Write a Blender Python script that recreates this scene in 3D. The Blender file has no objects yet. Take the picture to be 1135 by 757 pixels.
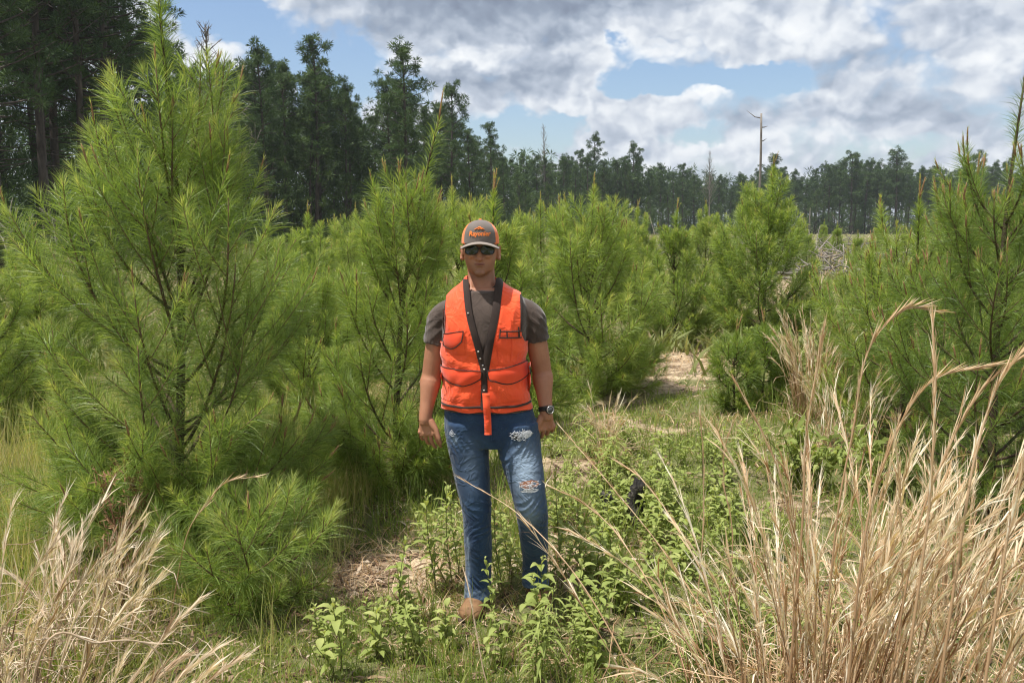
import bpy, math, random
import numpy as np
R = math.radians
rng = np.random.default_rng(11)
scene = bpy.context.scene
COL = scene.collection
PI = math.pi
F_PX, CX, CY, PITCH, CAM_H = 926.0, 567.5, 378.5, R(7.9), 1.8

# ------------------------------------------------------------------ helpers
def at(px, py, y):
    "point where the sight line through a photo pixel reaches the upright plane y metres ahead"
    u = (px - CX) / F_PX; v = -(py - CY) / F_PX
    Y = math.cos(PITCH) + math.sin(PITCH) * v
    Z = -math.sin(PITCH) + math.cos(PITCH) * v
    return np.array([u * y / Y, y, CAM_H + Z * y / Y])

def ground_h(x, y):
    x = np.asarray(x, float); y = np.asarray(y, float)
    h = 0.035*np.sin(x*1.3+0.5)*np.cos(y*0.9+1.1) + 0.02*np.sin(x*3.1+y*1.7) + 0.012*np.sin(x*6.3-y*5.1+2)
    h = h + 0.10*np.sin(x*0.11+1)*np.sin(y*0.07)*np.clip((y-8)/30, 0, 1)
    return h

def tag(o, label=None, cat=None, group=None, kind=None):
    if label: o['label'] = label
    if cat: o['category'] = cat
    if group: o['group'] = group
    if kind: o['kind'] = kind
    return o

def mesh_obj(name, V, faces, mat, parent=None, attrs=None, smooth=False, matidx=None):
    "faces: list of int arrays (n,3) or (n,4); attrs: name -> per-vertex float"
    V = np.asarray(V, np.float32)
    me = bpy.data.meshes.new(name)
    me.vertices.add(len(V)); me.vertices.foreach_set('co', V.ravel())
    faces = [np.asarray(f, np.int32) for f in faces if len(f)]
    loops = np.concatenate([f.ravel() for f in faces])
    sizes = np.concatenate([np.full(len(f), f.shape[1], np.int32) for f in faces])
    starts = np.concatenate([[0], np.cumsum(sizes)[:-1]]).astype(np.int32)
    me.loops.add(len(loops)); me.loops.foreach_set('vertex_index', loops)
    me.polygons.add(len(sizes)); me.polygons.foreach_set('loop_start', starts)
    me.polygons.foreach_set('loop_total', sizes)
    if matidx is not None: me.polygons.foreach_set('material_index', np.asarray(matidx, np.int32))
    if smooth: me.polygons.foreach_set('use_smooth', np.ones(len(sizes), bool))
    for k, a in (attrs or {}).items():
        at_ = me.attributes.new(k, 'FLOAT', 'POINT'); at_.data.foreach_set('value', np.asarray(a, np.float32))
    me.update(calc_edges=True)
    for m in (mat if isinstance(mat, (list, tuple)) else [mat]): me.materials.append(m)
    o = bpy.data.objects.new(name, me); COL.objects.link(o)
    if parent is not None: o.parent = parent
    return o

def empty(name, loc, rz=0, s=1):
    o = bpy.data.objects.new(name, None); COL.objects.link(o)
    o.location = loc; o.rotation_euler = (0, 0, rz); o.scale = (s, s, s)
    o.empty_display_size = .1
    return o

def copy_tree(o, parent=None):
    c = o.copy(); COL.objects.link(c); c.parent = parent
    for ch in list(o.children): copy_tree(ch, c)
    return c

class MB:
    "collects geometry for ONE mesh"
    def __init__(s): s.V = []; s.T = []; s.Q = []; s.A = []; s.n = 0
    def add(s, V, tris=None, quads=None, tint=0.5):
        V = np.asarray(V, float); k = len(V)
        if tris is not None and len(tris): s.T.append(np.asarray(tris) + s.n)
        if quads is not None and len(quads): s.Q.append(np.asarray(quads) + s.n)
        s.V.append(V); s.A.append(np.broadcast_to(np.asarray(tint, float), (k,)).copy()); s.n += k
    def tube(s, P, rad, n=6, tint=0.5, cap=True, flat=1.0):
        P = np.asarray(P, float); m = len(P); rad = np.broadcast_to(rad, (m,))
        T = np.gradient(P, axis=0); T /= np.linalg.norm(T, axis=1)[:, None] + 1e-9
        ref = np.array([0, 0, 1.]) if abs(T[0][2]) < .9 else np.array([1., 0, 0])
        U = np.cross(T, ref); U /= np.linalg.norm(U, axis=1)[:, None] + 1e-9
        W = np.cross(T, U)
        a = np.arange(n) * 2 * PI / n
        ring = (np.cos(a)[None, :, None] * U[:, None, :] + flat * np.sin(a)[None, :, None] * W[:, None, :]) * rad[:, None, None] + P[:, None, :]
        V = ring.reshape(-1, 3)
        i = np.arange(m - 1)[:, None] * n; j = np.arange(n)[None, :]; j2 = (j + 1) % n
        Q = np.stack([i + j, i + j2, i + n + j2, i + n + j], -1).reshape(-1, 4)
        tris = None
        if cap:
            V = np.vstack([V, P[0], P[-1]]); c0, c1 = m * n, m * n + 1
            jj = np.arange(n); tris = np.vstack([np.stack([jj * 0 + c0, (jj + 1) % n, jj], 1), np.stack([jj * 0 + c1, (m - 1) * n + jj, (m - 1) * n + (jj + 1) % n], 1)])
        if np.ndim(tint) == 1:
            tt = np.repeat(np.asarray(tint), n); tint = np.concatenate([tt, [tt[0], tt[-1]]]) if cap else tt
        s.add(V, tris, Q, tint)
    def blades(s, P0, P1, P2, w0, w1, side, tint):
        "many narrow bent blades: base P0, middle P1, tip P2; side = unit width direction"
        n = len(P0); w0 = np.broadcast_to(w0, (n,))[:, None]; w1 = np.broadcast_to(w1, (n,))[:, None]
        V = np.stack([P0 - side * w0, P0 + side * w0, P1 + side * w1, P1 - side * w1, P2], 1).reshape(-1, 3)
        b = np.arange(n)[:, None] * 5
        s.add(V, b + np.array([[3, 2, 4]]), b + np.array([[0, 1, 2, 3]]), np.repeat(np.broadcast_to(tint, (n,)), 5))
    def obj(s, name, mat, parent=None, smooth=False):
        f = []
        if s.T: f.append(np.concatenate(s.T))
        if s.Q: f.append(np.concatenate(s.Q))
        return mesh_obj(name, np.concatenate(s.V), f, mat, parent, {'tint': np.concatenate(s.A)}, smooth)

def unit(v): return v / (np.linalg.norm(v, axis=-1, keepdims=True) + 1e-9)
def resample(P, n):
    P = np.asarray(P, float); d = np.r_[0, np.cumsum(np.linalg.norm(np.diff(P, axis=0), axis=1))]
    t = np.linspace(0, d[-1], n); return np.stack([np.interp(t, d, P[:, k]) for k in range(3)], 1)
def smooth_path(P, n=24):
    "Catmull-Rom through the points"
    P = np.asarray(P, float); Q = np.vstack([2*P[0]-P[1], P, 2*P[-1]-P[-2]]); out = []
    m = max(2, n // (len(P) - 1))
    for i in range(len(P) - 1):
        t = np.linspace(0, 1, m, endpoint=(i == len(P) - 2))[:, None]
        a, b, c, d = Q[i:i+4]
        out.append(.5*((2*b) + (-a+c)*t + (2*a-5*b+4*c-d)*t*t + (-a+3*b-3*c+d)*t**3))
    return np.vstack(out)

# ------------------------------------------------------------------ materials
def new_mat(name):
    m = bpy.data.materials.new(name); m.use_nodes = True
    nt = m.node_tree; return m, nt, nt.nodes['Principled BSDF']
def ramp(nt, stops, fac=None):
    r = nt.nodes.new('ShaderNodeValToRGB'); e = r.color_ramp.elements
    while len(e) < len(stops): e.new(0.5)
    for k, (p, c) in enumerate(stops): e[k].position = p; e[k].color = (*c, 1)
    if fac is not None: nt.links.new(fac, r.inputs['Fac'])
    return r
def noise(nt, scale, detail=4, rough=.55, vec=None, dist=0):
    n = nt.nodes.new('ShaderNodeTexNoise'); n.inputs['Scale'].default_value = scale
    n.inputs['Detail'].default_value = detail; n.inputs['Roughness'].default_value = rough; n.inputs['Distortion'].default_value = dist
    if vec is not None: nt.links.new(vec, n.inputs['Vector'])
    return n
def mth(nt, op, a, b=None, c=None, clamp=False):
    n = nt.nodes.new('ShaderNodeMath'); n.operation = op; n.use_clamp = clamp
    for k, v in enumerate((a, b, c)):
        if v is None: continue
        if isinstance(v, (int, float)): n.inputs[k].default_value = v
        else: nt.links.new(v, n.inputs[k])
    return n.outputs[0]
def mixc(nt, fac, a, b, mode='MIX'):
    n = nt.nodes.new('ShaderNodeMix'); n.data_type = 'RGBA'; n.blend_type = mode
    for k, v in ((0, fac), (6, a), (7, b)):
        if isinstance(v, (int, float)): n.inputs[k].default_value = v
        elif isinstance(v, tuple): n.inputs[k].default_value = (*v, 1)
        else: nt.links.new(v, n.inputs[k])
    return n.outputs[2]
def attr(nt, name):
    a = nt.nodes.new('ShaderNodeAttribute'); a.attribute_name = name; return a.outputs['Fac']
def bump(nt, bsdf, h, strength=.3, dist=.01):
    b = nt.nodes.new('ShaderNodeBump'); b.inputs['Strength'].default_value = strength; b.inputs['Distance'].default_value = dist
    nt.links.new(h, b.inputs['Height']); nt.links.new(b.outputs[0], bsdf.inputs['Normal'])

def leaf_mat(name, stops, rough=.45, trans=.35, spec=.4, nscale=1.5, namt=.25):
    "foliage: colour by the tint attribute, world-space variation, part of the light passes through"
    m, nt, b = new_mat(name)
    geo = nt.nodes.new('ShaderNodeNewGeometry')
    nz = noise(nt, nscale, 3, vec=geo.outputs['Position'])
    oi = nt.nodes.new('ShaderNodeObjectInfo')
    t = mth(nt, 'ADD', attr(nt, 'tint'), mth(nt, 'MULTIPLY', mth(nt, 'SUBTRACT', nz.outputs[0], .5), namt*2))
    t = mth(nt, 'ADD', t, mth(nt, 'MULTIPLY', mth(nt, 'SUBTRACT', oi.outputs['Random'], .5), .14), clamp=True)
    r = ramp(nt, stops, t)
    nt.links.new(r.outputs[0], b.inputs['Base Color'])
    b.inputs['Roughness'].default_value = rough; b.inputs['Specular IOR Level'].default_value = spec
    tr = nt.nodes.new('ShaderNodeBsdfTranslucent')
    nt.links.new(mixc(nt, 1, r.outputs[0], (1.25, 1.2, .6), 'MULTIPLY'), tr.inputs['Color'])
    mx = nt.nodes.new('ShaderNodeMixShader'); mx.inputs[0].default_value = trans
    nt.links.new(b.outputs[0], mx.inputs[1]); nt.links.new(tr.outputs[0], mx.inputs[2])
    nt.links.new(mx.outputs[0], nt.nodes['Material Output'].inputs['Surface'])
    return m
def plain_mat(name, stops, rough=.8, nscale=20, detail=5, bs=.3, bd=.01, spec=.3, coord='Object', stretch=(1,1,1)):
    m, nt, b = new_mat(name)
    tc = nt.nodes.new('ShaderNodeTexCoord'); mp = nt.nodes.new('ShaderNodeMapping'); mp.inputs['Scale'].default_value = stretch
    nt.links.new(tc.outputs[coord], mp.inputs[0])
    nz = noise(nt, nscale, detail, vec=mp.outputs[0])
    r = ramp(nt, stops, nz.outputs[0]); nt.links.new(r.outputs[0], b.inputs['Base Color'])
    b.inputs['Roughness'].default_value = rough; b.inputs['Specular IOR Level'].default_value = spec
    if bs: bump(nt, b, nz.outputs[0], bs, bd)
    return m

M = {}
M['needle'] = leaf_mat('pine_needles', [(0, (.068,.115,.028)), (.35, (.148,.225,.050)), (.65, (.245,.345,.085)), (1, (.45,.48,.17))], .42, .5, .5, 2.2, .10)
M['needle_bright'] = leaf_mat('pine_needles_bright', [(0, (.090,.145,.034)), (.35, (.185,.268,.060)), (.65, (.29,.39,.095)), (1, (.50,.52,.18))], .42, .5, .45, 2.2, .12)
M['bark_young'] = leaf_mat('young_bark', [(0, (.06,.042,.028)), (.5, (.15,.10,.06)), (1, (.27,.155,.08))], .85, .02, .2, 60, .12)
M['bark'] = plain_mat('pine_bark', [(.3, (.03,.025,.022)), (.7, (.105,.085,.072))], .95, 6, 6, .8, .03, stretch=(1,1,.25))
M['dead_bark'] = plain_mat('dead_wood', [(.3, (.10,.085,.075)), (.7, (.28,.25,.22))], .95, 8, 6, .8, .02, stretch=(1,1,.2))
M['crown'] = leaf_mat('pine_crown', [(0, (.025,.048,.020)), (.4, (.05,.092,.034)), (.75, (.085,.135,.050)), (1, (.13,.18,.07))], .6, .3, .25, .15, .12)
M['broadleaf'] = leaf_mat('broadleaf_crown', [(0, (.03,.055,.018)), (.5, (.06,.105,.03)), (1, (.11,.16,.05))], .6, .3, .25, .2, .15)
M['grass'] = leaf_mat('green_grass', [(0, (.10,.155,.03)), (.4, (.21,.29,.06)), (.7, (.38,.41,.13)), (1, (.58,.48,.27))], .5, .45, .3, 1.1, .22)
M['straw'] = leaf_mat('dry_grass', [(0, (.28,.15,.075)), (.35, (.52,.345,.20)), (.7, (.75,.585,.40)), (1, (.90,.84,.72))], .6, .25, .3, 3, .10)
M['strawgrey'] = leaf_mat('dry_grass_greyed', [(0, (.28,.18,.11)), (.4, (.52,.39,.27)), (.75, (.72,.60,.46)), (1, (.86,.77,.64))], .6, .25, .3, 3, .10)
M['weed'] = leaf_mat('weed_leaves', [(0, (.15,.19,.05)), (.5, (.29,.35,.10)), (1, (.48,.50,.20))], .7, .4, .2, 2.0, .12)
M['weedstem'] = leaf_mat('weed_stem', [(0, (.08,.09,.03)), (.5, (.14,.15,.05)), (1, (.22,.16,.08))], .6, .05, .3, 3, .1)
M['deadweed'] = leaf_mat('dead_weed', [(0, (.12,.06,.03)), (.5, (.24,.13,.07)), (1, (.36,.24,.14))], .8, .1, .2, 4, .2)
M['olive'] = leaf_mat('field_growth', [(0, (.12,.14,.05)), (.45, (.23,.26,.10)), (.75, (.36,.34,.18)), (1, (.42,.33,.24))], .7, .3, .2, .35, .25)
M['char'] = plain_mat('charred_wood', [(.35, (.008,.008,.007)), (.55, (.03,.027,.024)), (.72, (.14,.12,.10))], .85, 22, 7, 1, .03)
# ------------------------------------------------------------------ camera
cam = bpy.data.cameras.new('camera'); co = bpy.data.objects.new('camera', cam); COL.objects.link(co)
co.location = (0, 0, CAM_H); co.rotation_euler = (R(90) - PITCH, 0, 0)
cam.sensor_width = 36; cam.lens = 36 * F_PX / 1135; cam.clip_start = .05; cam.clip_end = 3000
scene.camera = co
scene.view_settings.view_transform = 'Standard'; scene.view_settings.look = 'None'
scene.view_settings.exposure = EXPOSURE = 0.52; scene.view_settings.gamma = 1
scene.cycles.max_bounces = 7; scene.cycles.diffuse_bounces = 3; scene.cycles.glossy_bounces = 2
scene.cycles.transmission_bounces = 4; scene.cycles.transparent_max_bounces = 8
scene.cycles.use_denoising = True; scene.cycles.denoiser = 'OPENIMAGEDENOISE'
scene.cycles.filter_width = 1.2
scene.cycles.sample_clamp_indirect = 4
scene.cycles.use_adaptive_sampling = True; scene.cycles.adaptive_threshold = .02

# ------------------------------------------------------------------ sun and sky
S_DIR = unit(np.array([-.34, -.16, 1.0]))       # towards the sun
el = math.asin(S_DIR[2]); az = math.atan2(S_DIR[0], S_DIR[1])
sl = bpy.data.lights.new('sun', 'SUN'); sl.energy = 5.0; sl.angle = R(.55); sl.color = (1, .955, .88)
so = bpy.data.objects.new('sun', sl); COL.objects.link(so)
from mathutils import Vector
so.rotation_euler = Vector(S_DIR).to_track_quat('Z', 'Y').to_euler()
w = bpy.data.worlds.new('World'); scene.world = w; w.use_nodes = True
w.cycles.sampling_method = 'NONE'
nt = w.node_tree; bg = nt.nodes['Background']
SKY_STR = .09
sky = nt.nodes.new('ShaderNodeTexSky'); sky.sky_type = 'NISHITA'; sky.sun_disc = False
sky.sun_elevation = el; sky.sun_rotation = az; sky.air_density = 1.2; sky.dust_density = 1.0; sky.altitude = 100
tc = nt.nodes.new('ShaderNodeTexCoord'); sp = nt.nodes.new('ShaderNodeSeparateXYZ'); nt.links.new(tc.outputs['Generated'], sp.inputs[0])
A = mth(nt, 'ARCTAN2', sp.outputs[0], sp.outputs[1]); E = mth(nt, 'ARCSINE', sp.outputs[2])
def vec(a, e, ka, ke, off=0):
    c = nt.nodes.new('ShaderNodeCombineXYZ')
    nt.links.new(mth(nt, 'MULTIPLY', a, ka), c.inputs[0]); nt.links.new(mth(nt, 'MULTIPLY', e, ke), c.inputs[1]); c.inputs[2].default_value = off
    return c.outputs[0]
# puffy edges: bearings and heights are warped before the cloud masses are laid out
wn = noise(nt, 1, 4, .6, vec(A, E, 13, 18, 3.3)); wn2 = noise(nt, 1, 4, .6, vec(A, E, 13, 18, 8.1))
Aw = mth(nt, 'ADD', A, mth(nt, 'MULTIPLY', mth(nt, 'SUBTRACT', wn.outputs[0], .5), .11))
Ew = mth(nt, 'ADD', E, mth(nt, 'MULTIPLY', mth(nt, 'SUBTRACT', wn2.outputs[0], .5), .075))
_c = nt.nodes.new('ShaderNodeCombineXYZ'); nt.links.new(Aw, _c.inputs[0]); nt.links.new(Ew, _c.inputs[1]); AE = _c.outputs[0]
def mass(px, py, rx, ry, wt):
    u = (px - CX) / F_PX; v = -(py - CY) / F_PX
    Y = math.cos(PITCH) + math.sin(PITCH)*v; Z = -math.sin(PITCH) + math.cos(PITCH)*v
    a0 = math.atan2(u, Y); e0 = math.atan2(Z, math.hypot(u, Y))
    n_ = nt.nodes.new('ShaderNodeVectorMath'); n_.operation = 'MULTIPLY_ADD'; nt.links.new(AE, n_.inputs[0]); n_.inputs[1].default_value = (F_PX/rx, F_PX/ry, 0); n_.inputs[2].default_value = (-a0*F_PX/rx, -e0*F_PX/ry, 0)
    d_ = nt.nodes.new('ShaderNodeVectorMath'); d_.operation = 'DOT_PRODUCT'; nt.links.new(n_.outputs[0], d_.inputs[0]); nt.links.new(n_.outputs[0], d_.inputs[1])
    return mth(nt, 'POWER', math.exp(-1), d_.outputs['Value']), wt
def total(L, start):
    s_ = start
    for a in L: e_, wt = mass(*a); s_ = mth(nt, 'MULTIPLY_ADD', e_, wt, s_)
    return s_
def puffs(a, e, ka, ke, off, det=2.0):
    "billowing heads: fractal cells, high in the middle of each head"
    v = nt.nodes.new('ShaderNodeTexVoronoi'); v.feature = 'F1'; v.voronoi_dimensions = '3D'; v.inputs['Scale'].default_value = 1
    v.inputs['Detail'].default_value = det; v.inputs['Roughness'].default_value = .55; v.inputs['Lacunarity'].default_value = 2.3; nt.links.new(vec(a, e, ka, ke, off), v.inputs['Vector'])
    return mth(nt, 'SUBTRACT', 1, v.outputs['Distance'])
n1 = noise(nt, 1, 4, .52, vec(A, E, 7, 10, 1.7)); n1b = noise(nt, 1, 4, .52, vec(mth(nt, 'ADD', A, .015), mth(nt, 'SUBTRACT', E, .022), 7, 10, 1.7))
Ap = mth(nt, 'ADD', A, mth(nt, 'MULTIPLY', mth(nt, 'SUBTRACT', wn.outputs[0], .5), .05)); Ep = mth(nt, 'ADD', E, mth(nt, 'MULTIPLY', mth(nt, 'SUBTRACT', wn2.outputs[0], .5), .035))
p1 = puffs(Ap, Ep, 15, 19, 2.2); p1b = puffs(mth(nt, 'ADD', Ap, .008), mth(nt, 'SUBTRACT', Ep, .012), 15, 19, 2.2)
gaps = [(372,78,42,34,-1.0), (252,16,42,20,-.8), (445,98,26,14,-.3), (560,148,55,15,-.8), (668,45,12,12,-.35), (728,93,42,11,-.75), (822,86,44,13,-1.0), (770,150,50,8,-.3), (640,135,30,7,-.25), (1010,165,60,7,-.2), (600,178,60,8,-.3)]
cover = total(gaps, mth(nt, 'ADD', .66, mth(nt, 'MULTIPLY', mth(nt, 'SUBTRACT', n1.outputs[0], .5), .7)))
cover = mth(nt, 'ADD', cover, mth(nt, 'MULTIPLY', mth(nt, 'SUBTRACT', p1, .55), .30))
mr = nt.nodes.new('ShaderNodeMapRange'); mr.interpolation_type = 'SMOOTHSTEP'; nt.links.new(cover, mr.inputs[0])
mr.inputs[1].default_value = .22; mr.inputs[2].default_value = .45
tone = total([(520,10,210,28,-.38), (560,90,105,22,-.36), (940,60,120,12,-.20), (985,128,130,28,-.22), (700,150,60,10,-.08), (640,22,80,16,-.2), (1100,20,90,16,-.12), (420,35,60,14,-.1),
              (487,60,80,11,.30), (690,75,46,30,.26), (640,112,60,12,.14), (785,106,42,13,.26), (850,22,110,14,.10), (330,42,60,24,.16), (880,96,60,12,.10), (910,152,80,10,.16), (1090,78,50,12,.10), (1040,192,120,10,.12), (215,60,40,30,.15), (420,118,50,12,.15)],
             mth(nt, 'ADD', .635, mth(nt, 'MULTIPLY', mth(nt, 'SUBTRACT', n1.outputs[0], n1b.outputs[0]), .60)))
tone = mth(nt, 'ADD', tone, mth(nt, 'MULTIPLY', mth(nt, 'SUBTRACT', p1, p1b), .46))
tone = mth(nt, 'ADD', tone, mth(nt, 'MULTIPLY', mth(nt, 'SUBTRACT', .75, cover), .12))
cr = ramp(nt, [(0, (.15,.18,.245)), (.30, (.23,.275,.35)), (.55, (.38,.425,.50)), (.78, (.58,.61,.65)), (1, (.70,.715,.73))], tone)
k = 1 / SKY_STR
cl = mixc(nt, 1, cr.outputs[0], (k, k, k), 'MULTIPLY')
skc = mixc(nt, 1, sky.outputs[0], (.95, 1.0, 1.12), 'MULTIPLY')
fin = mixc(nt, mr.outputs[0], skc, cl)
nt.links.new(fin, bg.inputs['Color']); bg.inputs['Strength'].default_value = SKY_STR

# ------------------------------------------------------------------ ground
def ground_path_w(x, y):
    "how bare the soil is (0..1): sandy track to the right of the man plus a few scuffed patches"
    P = np.array([(.35,4.6), (.75,7.4), (1.25,9.0), (2.25,10.6), (3.2,13), (5.2,18), (9,27)])
    d = np.full(np.shape(x), 9e9)
    for a, b in zip(P[:-1], P[1:]):
        ab = b - a; t = np.clip(((x-a[0])*ab[0] + (y-a[1])*ab[1]) / (ab @ ab), 0, 1)
        d = np.minimum(d, np.hypot(x-a[0]-t*ab[0], y-a[1]-t*ab[1]))
    wob = .25*np.sin(x*4+y*2.2) + .15*np.sin(x*9-y*6)
    w_ = np.clip(1.15 - d/(.20+.035*y) + wob*.8, 0, 1)
    w_ *= np.where(y < 8.2, .35, 1)
    for (cx, cy, rx, ry) in [(-.85,4.15,.42,.32), (.33,4.15,.14,.35), (1.75,5.1,.25,.2), (.75,7.3,.8,.3), (.45,6.0,.25,.4), (2.25,10.6,1.0,.85), (1.75,9.2,.45,.35)]:
        w_ = np.maximum(w_, np.clip(1.5 - np.hypot((x-cx)/rx, (y-cy)/ry) + wob*.6, 0, 1))
    return w_
xs = np.r_[-900, -400, -200, -100, -60, -40, np.arange(-28, -6, 1.0), np.arange(-6, 7, .09), np.arange(7, 29, 1.0), 40, 60, 100, 200, 400, 900]
ys = np.r_[-200, -60, -20, -5, np.arange(0, 14, .09), np.arange(14, 40, 1.0), np.arange(40, 120, 5), 140, 180, 240, 340, 500, 800, 1500]
gx, gy = np.meshgrid(xs, ys); gz = ground_h(gx, gy) + np.where((gy < 14) & (abs(gx) < 6.5), rng.normal(0, .006, gx.shape), 0)
nx, ny = len(xs), len(ys)
ii, jj = np.meshgrid(np.arange(nx-1), np.arange(ny-1)); b0 = (jj*nx+ii).ravel()
gm, nt, b = new_mat('field_soil')
geo = nt.nodes.new('ShaderNodeNewGeometry').outputs['Position']
na = noise(nt, .35, 5, .6, geo); nb_ = noise(nt, 3.2, 6, .65, geo); nc = noise(nt, 34, 4, .7, geo); nd = noise(nt, 120, 2, .7, geo)
veg = ramp(nt, [(.3, (.07,.085,.03)), (.5, (.14,.155,.06)), (.6, (.25,.21,.12)), (.75, (.38,.29,.19))], nb_.outputs[0])
veg2 = mixc(nt, mth(nt, 'MULTIPLY', nc.outputs[0], .9), veg.outputs[0], (.17, .17, .075))
sand = ramp(nt, [(.32, (.17,.115,.075)), (.45, (.34,.25,.165)), (.6, (.56,.44,.30)), (.75, (.66,.54,.38))], mth(nt, 'ADD', mth(nt, 'MULTIPLY', nb_.outputs[0], .7), mth(nt, 'MULTIPLY', nc.outputs[0], .35)))
litter = ramp(nt, [(.38, (.07,.045,.03)), (.52, (.20,.14,.09)), (.62, (.42,.33,.24))], nc.outputs[0])
sl_ = mixc(nt, mth(nt, 'MULTIPLY', mth(nt, 'SUBTRACT', nb_.outputs[0], .38), 5, clamp=True), litter.outputs[0], sand.outputs[0])
bare = mth(nt, 'ADD', attr(nt, 'bare'), mth(nt, 'MULTIPLY', mth(nt, 'SUBTRACT', nb_.outputs[0], .5), 1.2))
bare = mth(nt, 'MULTIPLY', mth(nt, 'SUBTRACT', bare, .35), 4, clamp=True)
nt.links.new(mixc(nt, bare, veg2, sl_), b.inputs['Base Color']); b.inputs['Roughness'].default_value = .95; b.inputs['Specular IOR Level'].default_value = .1
bump(nt, b, mth(nt, 'ADD', mth(nt, 'MULTIPLY', nc.outputs[0], .7), nd.outputs[0]), .8, .02)
g = mesh_obj('ground', np.stack([gx, gy, gz], -1).reshape(-1, 3), [np.stack([b0, b0+1, b0+nx+1, b0+nx], 1)], gm, attrs={'bare': ground_path_w(gx, gy).ravel()}, smooth=True)
tag(g, 'sandy field soil with patchy green cover and a bare sandy track', kind='structure')
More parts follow.
